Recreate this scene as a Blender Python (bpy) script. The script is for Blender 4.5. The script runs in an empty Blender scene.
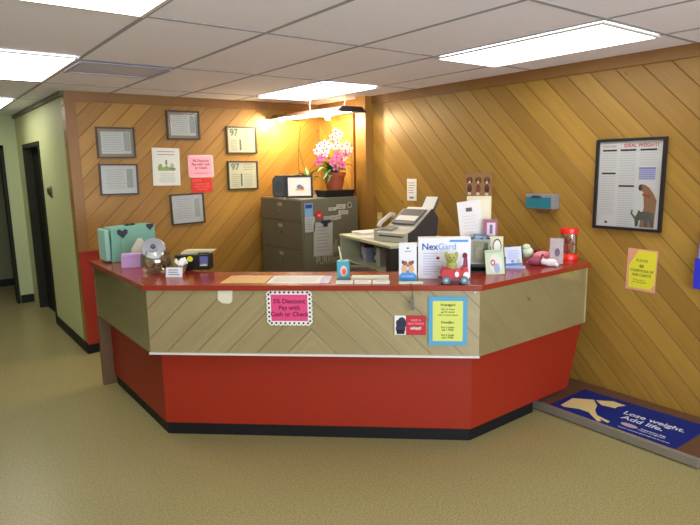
import bpy, math, random
from mathutils import Vector, Matrix, Euler
S = bpy.context.scene
COL = S.collection
R = math.radians
random.seed(7)

# ---------------------------------------------------------------- camera, world, exposure
CAM = (0.0, 0.0, 1.8)
YAW, PITCH, ROLL = R(37.368), R(9.617), R(-1.085)
cd = bpy.data.cameras.new('camera'); cam = bpy.data.objects.new('camera', cd); COL.objects.link(cam)
cd.sensor_width = 36; cd.lens = 36 * 576.4 / 700; cd.clip_start = .05
fw = Vector((math.sin(YAW) * math.cos(PITCH), math.cos(YAW) * math.cos(PITCH), -math.sin(PITCH)))
rt = fw.cross(Vector((0, 0, 1))).normalized(); up = rt.cross(fw)
r2 = rt * math.cos(ROLL) + up * math.sin(ROLL); u2 = -rt * math.sin(ROLL) + up * math.cos(ROLL)
M = Matrix((r2, u2, -fw)).transposed().to_4x4(); M.translation = Vector(CAM)
cam.matrix_world = M
S.camera = cam
w = bpy.data.worlds.new('world'); S.world = w; w.use_nodes = True
w.node_tree.nodes['Background'].inputs[0].default_value = (.7, .8, .95, 1)
w.node_tree.nodes['Background'].inputs[1].default_value = 2.0
S.view_settings.view_transform = 'Standard'; S.view_settings.look = 'None'
S.view_settings.gamma = 1; S.view_settings.use_curve_mapping = False
S.view_settings.exposure = 0.0
# added fill light at an unseen window behind the viewer, brightens the ceiling
al = bpy.data.lights.new('added_daylight_fill', 'AREA'); al.shape = 'RECTANGLE'; al.size = 5.4; al.size_y = 1.7; al.energy = 290; al.color = (.84, .9, 1)
ao = bpy.data.objects.new('added_daylight_fill', al); COL.objects.link(ao); ao.location = (.6, -3.17, 1.35); ao.rotation_euler = (R(106), 0, 0)
PANEL = 7.8          # strength of the ceiling light diffusers
LAMP = 45.0          # strength of the hanging plant lamp's tubes

# ---------------------------------------------------------------- helpers
def C(r, g, b):
    f = lambda v: (v / 255 / 12.92) if v / 255 <= .04045 else ((v / 255 + .055) / 1.055) ** 2.4
    return (f(r), f(g), f(b), 1)

MATS = {}
def mat(name, rgb=(128, 128, 128), rough=.6, metal=0, emit=0, alpha=None, spec=.5, noise=0, nscale=20, trans=0, bump=0):
    if name in MATS: return MATS[name]
    m = bpy.data.materials.new(name); m.use_nodes = True; MATS[name] = m
    nt = m.node_tree; b = nt.nodes['Principled BSDF']
    c = C(*rgb)
    b.inputs['Base Color'].default_value = c
    b.inputs['Roughness'].default_value = rough; b.inputs['Metallic'].default_value = metal
    b.inputs['Specular IOR Level'].default_value = spec
    if emit:
        b.inputs['Emission Color'].default_value = c; b.inputs['Emission Strength'].default_value = emit
    if trans: b.inputs['Transmission Weight'].default_value = trans
    if noise or bump:
        tc = nt.nodes.new('ShaderNodeTexCoord'); n = nt.nodes.new('ShaderNodeTexNoise')
        n.inputs['Scale'].default_value = nscale; n.inputs['Detail'].default_value = 4
        nt.links.new(tc.outputs['Object'], n.inputs['Vector'])
        if noise:
            mx = nt.nodes.new('ShaderNodeMix'); mx.data_type = 'RGBA'
            mx.inputs[6].default_value = tuple(v * (1 - noise) for v in c[:3]) + (1,)
            mx.inputs[7].default_value = tuple(min(1, v * (1 + noise)) for v in c[:3]) + (1,)
            nt.links.new(n.outputs['Fac'], mx.inputs[0]); nt.links.new(mx.outputs[2], b.inputs['Base Color'])
        if bump:
            bp = nt.nodes.new('ShaderNodeBump'); bp.inputs['Strength'].default_value = bump; bp.inputs['Distance'].default_value = .004
            nt.links.new(n.outputs['Fac'], bp.inputs['Height']); nt.links.new(bp.outputs[0], b.inputs['Normal'])
    return m

def clear_mat(name, tint=(235, 240, 235), gloss=.12, rough=.05):
    if name in MATS: return MATS[name]
    m = bpy.data.materials.new(name); m.use_nodes = True; MATS[name] = m
    nt = m.node_tree; nt.nodes.clear()
    o = nt.nodes.new('ShaderNodeOutputMaterial'); t = nt.nodes.new('ShaderNodeBsdfTransparent'); g = nt.nodes.new('ShaderNodeBsdfGlossy')
    t.inputs[0].default_value = C(*tint); g.inputs['Roughness'].default_value = rough
    lw = nt.nodes.new('ShaderNodeLayerWeight'); lw.inputs[0].default_value = .3
    ma = nt.nodes.new('ShaderNodeMath'); ma.operation = 'MULTIPLY_ADD'; ma.inputs[1].default_value = .5; ma.inputs[2].default_value = gloss
    mx = nt.nodes.new('ShaderNodeMixShader'); L = nt.links.new
    L(lw.outputs['Fresnel'], ma.inputs[0]); L(ma.outputs[0], mx.inputs[0]); L(t.outputs[0], mx.inputs[1]); L(g.outputs[0], mx.inputs[2]); L(mx.outputs[0], o.inputs[0])
    return m

def wood(name, across, along, width, phase, light, dark, seam=.35, rough=.45, chevron=None, seam_w=.045, knots=True, vary=.5):
    """diagonal tongue-and-groove boards; across / along are directions in object space"""
    m = bpy.data.materials.new(name); m.use_nodes = True; MATS[name] = m
    nt = m.node_tree; N = nt.nodes; L = nt.links.new; b = N['Principled BSDF']
    def math_(op, a, c=None, d=None):
        n = N.new('ShaderNodeMath'); n.operation = op
        for i, v in enumerate((a, c, d)):
            if v is None: continue
            if isinstance(v, (int, float)): n.inputs[i].default_value = v
            else: L(v, n.inputs[i])
        return n.outputs[0]
    tc = N.new('ShaderNodeTexCoord'); src = tc.outputs['Object']
    if chevron is not None:
        sp = N.new('ShaderNodeSeparateXYZ'); L(src, sp.inputs[0])
        ax = math_('ABSOLUTE', math_('SUBTRACT', sp.outputs[0], chevron))
        cb = N.new('ShaderNodeCombineXYZ'); L(ax, cb.inputs[0]); L(sp.outputs[1], cb.inputs[1]); L(sp.outputs[2], cb.inputs[2]); src = cb.outputs[0]
    def dot(v):
        n = N.new('ShaderNodeVectorMath'); n.operation = 'DOT_PRODUCT'; L(src, n.inputs[0]); n.inputs[1].default_value = v; return n.outputs['Value']
    a = math_('ADD', math_('DIVIDE', dot(across), width), phase); g = dot(along)
    idx = math_('FLOOR', a); fr = math_('FRACT', a)
    wn = N.new('ShaderNodeTexWhiteNoise'); wn.noise_dimensions = '1D'; L(idx, wn.inputs['W'])
    off = math_('MULTIPLY', wn.outputs['Value'], 37.0)
    cb = N.new('ShaderNodeCombineXYZ'); L(math_('ADD', math_('MULTIPLY', g, 1.0), off), cb.inputs[0]); L(math_('MULTIPLY', a, 2.2), cb.inputs[1]); L(off, cb.inputs[2])
    n1 = N.new('ShaderNodeTexNoise'); n1.inputs['Scale'].default_value = 1.6; n1.inputs['Detail'].default_value = 5; n1.inputs['Distortion'].default_value = .8
    L(cb.outputs[0], n1.inputs['Vector'])
    t = math_('ADD', math_('MULTIPLY', n1.outputs['Fac'], .9), math_('MULTIPLY', math_('SUBTRACT', wn.outputs['Value'], .5), vary))
    cr = N.new('ShaderNodeValToRGB'); cr.color_ramp.elements[0].position = .22; cr.color_ramp.elements[1].position = .72
    cr.color_ramp.elements[0].color = C(*dark); cr.color_ramp.elements[1].color = C(*light); L(t, cr.inputs[0])
    colr = cr.outputs[0]
    def mul(c_in, fac, rgb):
        mx = N.new('ShaderNodeMix'); mx.data_type = 'RGBA'; L(fac, mx.inputs[0]); L(c_in, mx.inputs[6]); mx.inputs[7].default_value = rgb; return mx.outputs[2]
    if knots:
        vo = N.new('ShaderNodeTexVoronoi'); vo.inputs['Scale'].default_value = 1.0
        cb2 = N.new('ShaderNodeCombineXYZ'); L(math_('MULTIPLY', g, 2.0), cb2.inputs[0]); L(math_('MULTIPLY', a, 0.62), cb2.inputs[1]); L(vo.inputs[0].node.outputs[0], cb2.inputs[2]) if False else None
        L(cb2.outputs[0], vo.inputs['Vector'])
        k = N.new('ShaderNodeMapRange'); k.inputs[1].default_value = .02; k.inputs[2].default_value = .06; k.inputs[3].default_value = .75; k.inputs[4].default_value = 0
        L(vo.outputs['Distance'], k.inputs[0]); colr = mul(colr, k.outputs[0], C(70, 38, 14))
    d = math_('MINIMUM', fr, math_('SUBTRACT', 1.0, fr))
    mr = N.new('ShaderNodeMapRange'); mr.inputs[1].default_value = 0; mr.inputs[2].default_value = seam_w; mr.inputs[3].default_value = seam; mr.inputs[4].default_value = 0
    L(d, mr.inputs[0]); colr = mul(colr, mr.outputs[0], C(60, 34, 10))
    L(colr, b.inputs['Base Color']); b.inputs['Roughness'].default_value = rough
    bp = N.new('ShaderNodeBump'); bp.inputs['Strength'].default_value = .6; bp.inputs['Distance'].default_value = .006; bp.invert = True
    L(mr.outputs[0], bp.inputs['Height']); L(bp.outputs[0], b.inputs['Normal'])
    return m

class MB:
    def __init__(s): s.v = []; s.f = []; s.mi = []; s.m = None
    def add(s, vs, fs, mi=0, mx=None):
        o = len(s.v); mx = mx if mx is not None else s.m
        s.v += [tuple(mx @ Vector(p)) if mx is not None else tuple(p) for p in vs]
        for f in fs: s.f.append(tuple(i + o for i in f)); s.mi.append(mi)
        return s
    def box(s, x0, x1, y0, y1, z0, z1, mi=0, mx=None):
        return s.add([(x0,y0,z0),(x1,y0,z0),(x1,y1,z0),(x0,y1,z0),(x0,y0,z1),(x1,y0,z1),(x1,y1,z1),(x0,y1,z1)],
                     [(3,2,1,0),(4,5,6,7),(0,1,5,4),(1,2,6,5),(2,3,7,6),(3,0,4,7)], mi, mx)
    def prism(s, poly, z0, z1, mi=0, mx=None, poly2=None):
        n = len(poly); p2 = poly2 or poly
        return s.add([(x, y, z0) for x, y in poly] + [(x, y, z1) for x, y in p2],
                     [tuple(range(n))[::-1], tuple(range(n, 2 * n))] + [(i, (i + 1) % n, n + (i + 1) % n, n + i) for i in range(n)], mi, mx)
    def plate(s, poly, y0, y1, mi=0, mx=None):       # outline in x,z with thickness along y
        n = len(poly)
        return s.add([(x, y0, z) for x, z in poly] + [(x, y1, z) for x, z in poly],
                     [tuple(range(n)), tuple(range(n, 2 * n))[::-1]] + [(i, n + i, n + (i + 1) % n, (i + 1) % n) for i in range(n)], mi, mx)
    def lathe(s, prof, seg=24, mi=0, mx=None, cap=True):
        vs = []; fs = []; n = len(prof)
        for k in range(seg):
            a = 2 * math.pi * k / seg
            vs += [(r * math.cos(a), r * math.sin(a), z) for r, z in prof]
        for k in range(seg):
            q = (k + 1) % seg
            for i in range(n - 1): fs.append((k * n + i, q * n + i, q * n + i + 1, k * n + i + 1))
        if cap:
            fs.append(tuple(k * n for k in range(seg))[::-1]); fs.append(tuple(k * n + n - 1 for k in range(seg)))
        return s.add(vs, fs, mi, mx)
    def tube(s, pts, r, seg=8, mi=0, mx=None):
        pts = [Vector(p) for p in pts]; rs = r if isinstance(r, (list, tuple)) else [r] * len(pts)
        vs = []; fs = []
        for i, p in enumerate(pts):
            d = (pts[min(i + 1, len(pts) - 1)] - pts[max(i - 1, 0)]).normalized()
            a = d.orthogonal().normalized() if i == 0 else (a - d * a.dot(d)).normalized()
            b = d.cross(a)
            for k in range(seg):
                t = 2 * math.pi * k / seg; vs.append(tuple(p + (a * math.cos(t) + b * math.sin(t)) * rs[i]))
        for i in range(len(pts) - 1):
            for k in range(seg):
                q = (k + 1) % seg; fs.append((i * seg + k, i * seg + q, (i + 1) * seg + q, (i + 1) * seg + k))
        fs.append(tuple(range(seg))[::-1]); fs.append(tuple((len(pts) - 1) * seg + k for k in range(seg)))
        return s.add(vs, fs, mi, mx)
    def ball(s, c, rx, ry=None, rz=None, seg=14, rings=8, mi=0, mx=None):
        ry = ry or rx; rz = rz or rx; vs = []; fs = []
        for j in range(1, rings):
            t = math.pi * j / rings
            for k in range(seg):
                a = 2 * math.pi * k / seg; vs.append((c[0] + rx * math.sin(t) * math.cos(a), c[1] + ry * math.sin(t) * math.sin(a), c[2] + rz * math.cos(t)))
        vs.append((c[0], c[1], c[2] + rz)); vs.append((c[0], c[1], c[2] - rz)); T = len(vs) - 2; B = T + 1
        for j in range(rings - 2):
            for k in range(seg):
                q = (k + 1) % seg; fs.append((j * seg + k, (j + 1) * seg + k, (j + 1) * seg + q, j * seg + q))
        for k in range(seg):
            q = (k + 1) % seg; fs.append((T, k, q)); fs.append((B, (rings - 2) * seg + q, (rings - 2) * seg + k))
        return s.add(vs, fs, mi, mx)
    def ell(s, cx, cz, rx, rz, y0, y1, mi=0, seg=18, mx=None):     # flat ellipse badge in x,z
        return s.plate([(cx + rx * math.cos(2 * math.pi * k / seg), cz + rz * math.sin(2 * math.pi * k / seg)) for k in range(seg)], y0, y1, mi, mx)

def obj(name, mb, mats, parent=None, loc=(0, 0, 0), rot=(0, 0, 0), smooth=False, bevel=0):
    me = bpy.data.meshes.new(name); me.from_pydata(mb.v, [], mb.f); me.validate()
    ms = mats if isinstance(mats, (list, tuple)) else [mats]
    for m in ms: me.materials.append(m)
    if len(ms) > 1 and len(me.polygons) == len(mb.mi):
        for p, i in zip(me.polygons, mb.mi): p.material_index = i
    import bmesh
    b = bmesh.new(); b.from_mesh(me); bmesh.ops.recalc_face_normals(b, faces=b.faces[:]); b.to_mesh(me); b.free()
    if smooth:
        for p in me.polygons: p.use_smooth = True
        me.set_sharp_from_angle(angle=R(45))
    o = bpy.data.objects.new(name, me); COL.objects.link(o)
    o.location = loc; o.rotation_euler = rot
    if parent: o.parent = parent
    if bevel:
        bm = o.modifiers.new('bevel', 'BEVEL'); bm.width = bevel; bm.segments = 2; bm.limit_method = 'ANGLE'
    return o

def tag(o, label, cat, group=None):
    o['label'] = label; o['category'] = cat
    if group: o['group'] = group
    return o
def thing(name, label, cat, loc=(0, 0, 0), rz=0, group=None, tilt=(0, 0)):
    o = bpy.data.objects.new(name, None); COL.objects.link(o); o.empty_display_size = .05
    o.location = loc; o.rotation_euler = (tilt[0], tilt[1], R(rz)); return tag(o, label, cat, group)
def struct(name, mb, m, **k):
    o = obj(name, mb, m, **k)
    if not k.get('parent'): o['kind'] = 'structure'
    return o
def text(name, s, size, m, parent, loc, rot=(R(90), 0, 0), align='CENTER', bold=0, sx=1, ext=.0004, spacing=1):
    cu = bpy.data.curves.new(name, 'FONT'); cu.body = s; cu.size = size; cu.align_x = align; cu.align_y = 'CENTER'
    cu.extrude = ext; cu.offset = bold; cu.space_line = spacing
    t = bpy.data.objects.new(name, cu); COL.objects.link(t)
    dg = bpy.context.evaluated_depsgraph_get()
    me = bpy.data.meshes.new_from_object(t.evaluated_get(dg)); me.name = name
    bpy.data.objects.remove(t); bpy.data.curves.remove(cu)
    me.materials.clear(); me.materials.append(m)
    o = bpy.data.objects.new(name, me); COL.objects.link(o); o.location = loc; o.rotation_euler = rot; o.scale = (sx, 1, 1)
    if parent: o.parent = parent
    return o
def xf(loc=(0, 0, 0), rot=(0, 0, 0), sc=(1, 1, 1)):
    return Matrix.LocRotScale(Vector(loc), Euler(rot), Vector(sc))
def lines(mb, x0, x1, z1, z0, n, y0, y1, mi=0, h=.003, jitter=.25, center=False):
    for i in range(n):
        z = z1 + (z0 - z1) * i / max(1, n - 1); cut = random.random() * jitter * (x1 - x0)
        a, b = (x0 + cut / 2, x1 - cut / 2) if center else (x0, x1 - cut)
        mb.box(a, b, y0, y1, z - h / 2, z + h / 2, mi)

# ---------------------------------------------------------------- key dimensions
H = 2.528; XR = 4.142; YB = 5.995; XG = 1.268; YF = 8.95
A = Vector((1.16, 3.693)); B = Vector((2.718, 2.257)); U = (B - A).normalized(); SEG = (B - A).length
TH = math.degrees(math.atan2(U.y, U.x))          # -42.67
NI = Vector((-U.y, U.x)) * (1 if Vector((-U.y, U.x)).dot(A) > 0 else -1)   # into the desk
def W(s, d): p = A + U * s + NI * d; return p.x, p.y
RED = mat('red_laminate', (142, 36, 15), .5, spec=.3, noise=.06, nscale=3)
REDTOP = mat('red_counter_laminate', (138, 42, 26), .2)
BLACK = mat('black_vinyl', (13, 12, 15), .6, spec=.3)
WHITE = mat('white_paper', (225, 224, 220), .7)
INK = mat('grey_print', (120, 118, 118), .8); DINK = mat('dark_print', (40, 36, 38), .8)
BLKP = mat('black_plastic', (24, 23, 24), .35)

# ---------------------------------------------------------------- room shell
fl = bpy.data.materials.new('speckled_floor'); fl.use_nodes = True
nt = fl.node_tree; N = nt.nodes; L = nt.links.new; b = N['Principled BSDF']
tc = N.new('ShaderNodeTexCoord')
n1 = N.new('ShaderNodeTexNoise'); n1.inputs['Scale'].default_value = 95; n1.inputs['Detail'].default_value = 6; n1.inputs['Roughness'].default_value = .8
n2 = N.new('ShaderNodeTexNoise'); n2.inputs['Scale'].default_value = 1.3; n2.inputs['Detail'].default_value = 3
L(tc.outputs['Object'], n1.inputs[0]); L(tc.outputs['Object'], n2.inputs[0])
cr = N.new('ShaderNodeValToRGB'); cr.color_ramp.elements[0].position = .36; cr.color_ramp.elements[1].position = .64
cr.color_ramp.elements[0].color = C(112, 104, 68); cr.color_ramp.elements[1].color = C(178, 167, 120); L(n1.outputs[0], cr.inputs[0])
mx = N.new('ShaderNodeMix'); mx.data_type = 'RGBA'; mx.blend_type = 'MULTIPLY'; mx.inputs[0].default_value = 1
c2 = N.new('ShaderNodeValToRGB'); c2.color_ramp.elements[0].color = (.86, .87, .76, 1); c2.color_ramp.elements[1].color = (1, 1, 1, 1); L(n2.outputs[0], c2.inputs[0])
L(cr.outputs[0], mx.inputs[6]); L(c2.outputs[0], mx.inputs[7]); L(mx.outputs[2], b.inputs['Base Color'])
b.inputs['Roughness'].default_value = .33
struct('floor', MB().box(-3.2, XR + .12, -3.2, 10.6, -.1, 0), fl)

WB = wood('pine_boards_back', (-.7071, 0, .7071), (.7071, 0, .7071), .14, .3, (166, 124, 50), (144, 102, 38), seam=.85, vary=.5, seam_w=.03)
WR = wood('pine_boards_right', (0, .7071, -.7071), (0, .7071, .7071), .137, .0, (160, 124, 50), (138, 102, 38), seam=.85, vary=.5, seam_w=.03)
TRIM = mat('pine_trim', (130, 90, 40), .45, noise=.15, nscale=6)
GREEN = mat('pale_green_paint', (184, 190, 140), .6, noise=.03, nscale=2)
struct('wall_back', MB().box(XG, XR + .12, YB, YB + .12, 0, H), WB)
struct('wall_right', MB().box(XR, XR + .12, -3.2, YB, 0, H), WR)
struct('trim_1', MB().box(XG, XG + .095, YB - .02, YB, 0, H - .09), TRIM)
struct('trim_2', MB().box(XG, XR, YB - .022, YB, H - .09, H), TRIM)
struct('trim_3', MB().box(XR - .02, XR, -3.2, YB - .022, H - .085, H), TRIM)
struct('trim_4', MB().box(XR - .11, XR - .0, 4.96, 5.13, 0, H - .001), mat('post_pine', (150, 108, 46), .45, noise=.15, nscale=5))
struct('trim_5', MB().box(XR - .03, XR, 5.28, 5.34, 0, H - .086), TRIM)
# hallway wall with a recessed doorway
g = MB(); g.box(XG, XG + .12, YB + .12, 7.40, 0, H); g.box(XG, XG + .12, 8.50, YF, 0, H); g.box(XG, XG + .12, 7.40, 8.50, 2.13, H)
struct('wall_left', g, GREEN)
d = struct('door_1', MB().box(XG + .085, XG + .125, 7.40, 8.50, 0, 2.13), mat('dark_door', (26, 28, 20), .6, spec=.2))
obj('door_frame', MB().box(XG - .012, XG + .10, 7.40, 7.45, 0, 2.13).box(XG - .012, XG + .10, 8.45, 8.50, 0, 2.13).box(XG - .012, XG + .10, 7.45, 8.45, 2.08, 2.13), mat('dark_frame', (36, 36, 26), .6, spec=.2), d)
obj('notice', MB().box(XG + .08, XG + .086, 7.62, 7.78, 1.50, 1.72).box(XG + .08, XG + .086, 7.62, 7.70, 1.8, 1.98), mat('door_notice', (120, 125, 110), .6), d)
obj('push_plate', MB().box(XG + .08, XG + .086, 7.55, 7.66, .85, 1.0), mat('door_plate', (130, 132, 128), .4, metal=.6), d)
# hall end wall with an opening on the left
g = MB(); g.box(1.10, XG + .12, YF, YF + .12, 0, H); g.box(-.2, 1.10, YF, YF + .12, 2.14, H); g.box(-3.2, -.2, YF, YF + .12, 0, H)
struct('wall_far', g, mat('hall_paint', (176, 184, 138), .6))
struct('trim_6', MB().box(1.06, 1.10, YF - .015, YF + .13, 0, 2.14).box(-.24, 1.10, YF - .015, YF + .13, 2.10, 2.14), mat('opening_frame', (32, 32, 24), .6, spec=.2))
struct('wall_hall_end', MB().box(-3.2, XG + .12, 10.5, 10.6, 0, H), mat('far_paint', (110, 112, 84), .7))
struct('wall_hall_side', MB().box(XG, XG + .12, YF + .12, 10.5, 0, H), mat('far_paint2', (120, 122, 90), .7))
struct('baseboard_far', MB().box(-3.1, XG, 10.485, 10.5, 0, .11), BLACK)
struct('wall_west', MB().box(-3.3, -3.2, -3.2, 10.6, 0, H), mat('cream_paint', (200, 196, 160), .7))
struct('wall_front', MB().box(-3.2, XR + .12, -3.3, -3.2, 0, .45).box(-3.2, XR + .12, -3.3, -3.2, 2.25, H).box(-3.2, -2.2, -3.3, -3.2, .45, 2.25).box(3.4, XR + .12, -3.3, -3.2, .45, 2.25), mat('cream_paint2', (200, 196, 160), .7))
g = MB()
for x in (-2.2, -.33, 1.53, 3.36): g.box(x, x + .04, -3.27, -3.23, .45, 2.25)
g.box(-2.2, 3.4, -3.27, -3.23, .45, .49).box(-2.2, 3.4, -3.27, -3.23, 2.21, 2.25)
struct('added_window_1', g, mat('added_window_metal', (120, 120, 118), .4, metal=.5))  # unseen window frame, added to go with the fill light
struct('baseboard_left', MB().box(XG - .014, XG, YB - .012, 7.40, 0, .10), BLACK)
struct('baseboard_back', MB().box(XG - .014, 1.44, YB - .052, YB - .04, 0, .09), BLACK)
struct('baseboard_hall', MB().box(1.105, XG, YF - .016, YF, 0, .11), BLACK)
struct('trim_7', MB().box(XG - .025, XG, YB + .0, YF, H - .045, H), mat('dark_crown', (96, 94, 70), .6))
# red painted wainscot between hallway corner and desk
struct('trim_8', MB().box(XG, 2.1, YB - .04, YB - .0205, 0, 1.0).box(XG - .004, 2.1, YB - .05, YB - .0205, 1.0, 1.02), mat('red_paint', (150, 40, 22), .4, noise=.08, nscale=4))

# ---------------------------------------------------------------- ceiling with its grid
ct = mat('ceiling_tile', (240, 237, 250), .9, noise=.05, nscale=60, bump=.4)
struct('ceiling', MB().box(-3.2, XR + .12, -3.2, 10.6, H, H + .1), ct)
XS = [1.02 + .665 * k for k in range(-6, 5)]
YS = [-2.2, -.9, .4, 1.70, 2.93, 4.27, 5.52, 6.85, 8.15, 9.4]
g = MB()
for x in XS: g.box(x - .012, x + .012, -3.2, 10.5 if x < XG else YB - .03, H - .003, H - .0005)
for y in YS:
    g.box(-3.2, XR - .03 if y < YB else XG - .03, y - .012, y + .012, H - .0035, H - .0005)
struct('trim_9', g, mat('grid_metal', (158, 156, 162), .8))
LW = mat('light_frame', (215, 215, 215), .5)
DIF = bpy.data.materials.new('lit_diffuser'); DIF.use_nodes = True
b = DIF.node_tree.nodes['Principled BSDF']; b.inputs['Base Color'].default_value = (.8, .8, .8, 1)
b.inputs['Emission Color'].default_value = (1, .96, .86, 1); b.inputs['Emission Strength'].default_value = PANEL
def ceiling_light(x0, x1, y0, y1, label):
    t = thing('ceiling_light', label, 'ceiling light', ((x0 + x1) / 2, (y0 + y1) / 2, H - .008), 0, 'fluorescent ceiling lights')
    a, c = (x1 - x0) / 2, (y1 - y0) / 2
    obj('diffuser', MB().box(-a + .02, a - .02, -c + .02, c - .02, -.0095, -.004), DIF, t)
    f = MB()
    f.box(-a, a, -c, -c + .02, -.01, 0); f.box(-a, a, c - .02, c, -.01, 0); f.box(-a, -a + .02, -c + .02, c - .02, -.01, 0); f.box(a - .02, a, -c + .02, c - .02, -.01, 0)
    obj('frame', f, LW, t)
ceiling_light(3.03, 3.67, 1.72, 2.95, 'lit rectangular ceiling panel at upper right, nearest the framed pet weight chart')
ceiling_light(3.03, 3.67, 4.29, 5.54, 'lit ceiling panel directly above the hanging plant lamp')
ceiling_light(.37, 1.0, 4.16, 5.38, 'lit ceiling panel cut by left picture edge, in front of the green hallway')
ceiling_light(.37, 1.0, 1.66, 2.9, 'lit ceiling panel cut off by the top edge of the picture')
ceiling_light(.37, 1.0, 6.82, 8.13, 'small distant lit ceiling panel above the green hallway')
for x, y, lb in ((1.7, -.25, 'lit ceiling panel behind the viewer'),):
    ceiling_light(x + .02, x + .645, y - .63, y + .63, lb)
t = thing('ceiling_vent', 'dim bluish grey ceiling vent tile between lit panel and certificate wall', 'vent', (1.35, 4.55, H - .008))
obj('vent_frame', MB().box(-.32, .32, -.26, -.24, -.006, 0).box(-.32, .32, .24, .26, -.006, 0).box(-.32, -.30, -.24, .24, -.012, 0).box(.30, .32, -.24, .24, -.012, 0), mat('vent_frame', (170, 168, 178), .8), t)
g = MB()
for k in range(11): g.box(-.30, .30, -.005, .005, -.02, .02, mx=xf((0, -.21 + k * .042, .012), (R(40), 0, 0), (1, 1, .55)))
g.box(-.30, .30, -.24, .24, .0, .004)
obj('louvers', g, mat('vent_louvers', (200, 200, 226), .6), t)

# ---------------------------------------------------------------- reception desk
desk = thing('reception_desk', 'large angled red and pine reception desk with red countertop in the middle of the room', 'reception desk', (A.x, A.y, 0), TH)
inv = Matrix.Rotation(-R(TH), 2)
def Lc(x, y): p = inv @ (Vector((x, y)) - A); return (p.x, p.y)
CX = 3.93
def ring(off_front, zx=None):
    """outline (world) of the desk front shifted inwards by off_front: left end, A, B, right end"""
    o = off_front
    # line left: x = A.x+o ; front: NI.(p-A)=o ; right: y = B.y+o (slightly sloped)
    a = (A.x + o, A.y + (o - NI.x * o) / NI.y)
    bb = (B.x + (o - NI.y * o) / NI.x, B.y + o)
    return a, bb
def band(o0, z0, o1, z1, th, yl=5.0, xr=CX, xr1=None):
    """three slabs (left, front, right) whose outer face runs from offset o0 at z0 to o1 at z1"""
    res = []; xr1 = xr1 or xr
    a0, b0 = ring(o0); a1, b1 = ring(o1); ai0, bi0 = ring(o0 + th); ai1, bi1 = ring(o1 + th)
    for (p0, q0, p1, q1, pi0, qi0, pi1, qi1) in (
        ((a0[0], yl), a0, (a1[0], yl), a1, (ai0[0], yl), ai0, (ai1[0], yl), ai1),
        (a0, b0, a1, b1, ai0, bi0, ai1, bi1),
        (b0, (xr, b0[1]), b1, (xr1, b1[1]), bi0, (xr, bi0[1]), bi1, (xr1, bi1[1]))):
        m_ = MB(); P = [Lc(*p0) + (z0,), Lc(*q0) + (z0,), Lc(*qi0) + (z0,), Lc(*pi0) + (z0,), Lc(*p1) + (z1,), Lc(*q1) + (z1,), Lc(*qi1) + (z1,), Lc(*pi1) + (z1,)]
        m_.add(P, [(3,2,1,0),(4,5,6,7),(0,1,5,4),(1,2,6,5),(2,3,7,6),(3,0,4,7)]); res.append(m_)
    return res
ZS, ZT, ZC = .605, 1.03, 1.065
PF = wood('pale_boards_front', (.7071, 0, .7071), (-.7071, 0, .7071), .141, .12, (178, 162, 126), (160, 142, 106), seam=.55, rough=.4, chevron=1.07, seam_w=.035, vary=.25)
PS = wood('pale_boards_side', (.5, .5, .7071), (-.5, -.5, .7071), .14, .3, (170, 160, 122), (154, 144, 106), seam=.2, rough=.4, vary=.2)
for m_, mm in zip(band(0, ZS, 0, ZT, .03), (PS, PF, PS)): obj('board_panel', m_, mm, desk)
for m_ in band(.08, .085, .08, ZS + .03, .03, yl=4.953, xr=3.86, xr1=4.04): obj('lower_panel', m_, RED, desk)
a0, b0 = ring(.09); ai, bi = ring(.115)
kick = MB()
for poly in ([(a0[0], 4.93), a0, ai, (ai[0], 4.93)], [a0, b0, bi, ai], [b0, (3.44, b0[1]), (3.44, bi[1]), bi]):
    kick.prism([Lc(*q) for q in poly], 0, .085)
obj('toe_kick', kick, BLACK, desk)
# clear sheets screwed over the boards, and their white channel
PLX = clear_mat('plexiglass', (253, 253, 250), .02, .12)
for m_, k in zip(band(-.009, ZS + .005, -.009, ZT - .002, .005, yl=4.99, xr=CX - .03), range(3)): obj('plexiglass_sheet', m_, PLX, desk)
ch = band(-.013, ZS - .006, -.013, ZS + .008, .013)
obj('white_channel', ch[1], mat('white_channel', (205, 205, 200), .5), desk)
a0, b0 = ring(-.028); a1, b1 = ring(.44)
top = [(a0[0], 5.0), a0, b0, (3.905, b0[1] - .01), (XR - .004, 2.50), (XR - .004, b1[1]), b1, a1, (a1[0], 5.0)]
obj('countertop', MB().prism([Lc(*q) for q in top], ZT, ZC), REDTOP, desk, bevel=.004)
for s_ in (.02, .72, 1.45, 2.09): obj('screw', MB().ell(s_, ZT - .012, .006, .006, -.014, -.009), mat('screw_metal', (200, 200, 205), .3, metal=1), desk)
obj('end_leg', MB().prism([Lc(*q) for q in [(A.x - .01, 4.955), (A.x + .115, 4.955), (A.x + .115, 4.999), (A.x - .01, 4.999)]], 0, ZS - .001), mat('brown_leg', (96, 70, 42), .5, noise=.1), desk)
# staff side: work surface and supports
a2, b2 = ring(.05); a3, b3 = ring(.70)
obj('work_surface', MB().prism([Lc(*q) for q in [(a2[0], 4.95), a2, b2, (4.0, b2[1]), (4.0, b3[1]), b3, a3, (a3[0], 4.95)]], .73, .755), mat('worktop_laminate', (150, 130, 96), .5), desk)
for s_, d_ in ((.35, .12), (1.75, .12)): obj('support_panel', MB().box(s_, s_ + .03, d_, d_ + .5, 0, .73), mat('brown_leg'), desk)

def pinned(name, label, cat, s, z, w_, h_, group=None, off=-.0095, tilt=0):
    x, y = W(s, off)
    return thing(name, label, cat, (x, y, z), TH, group, (0, R(tilt)))
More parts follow.
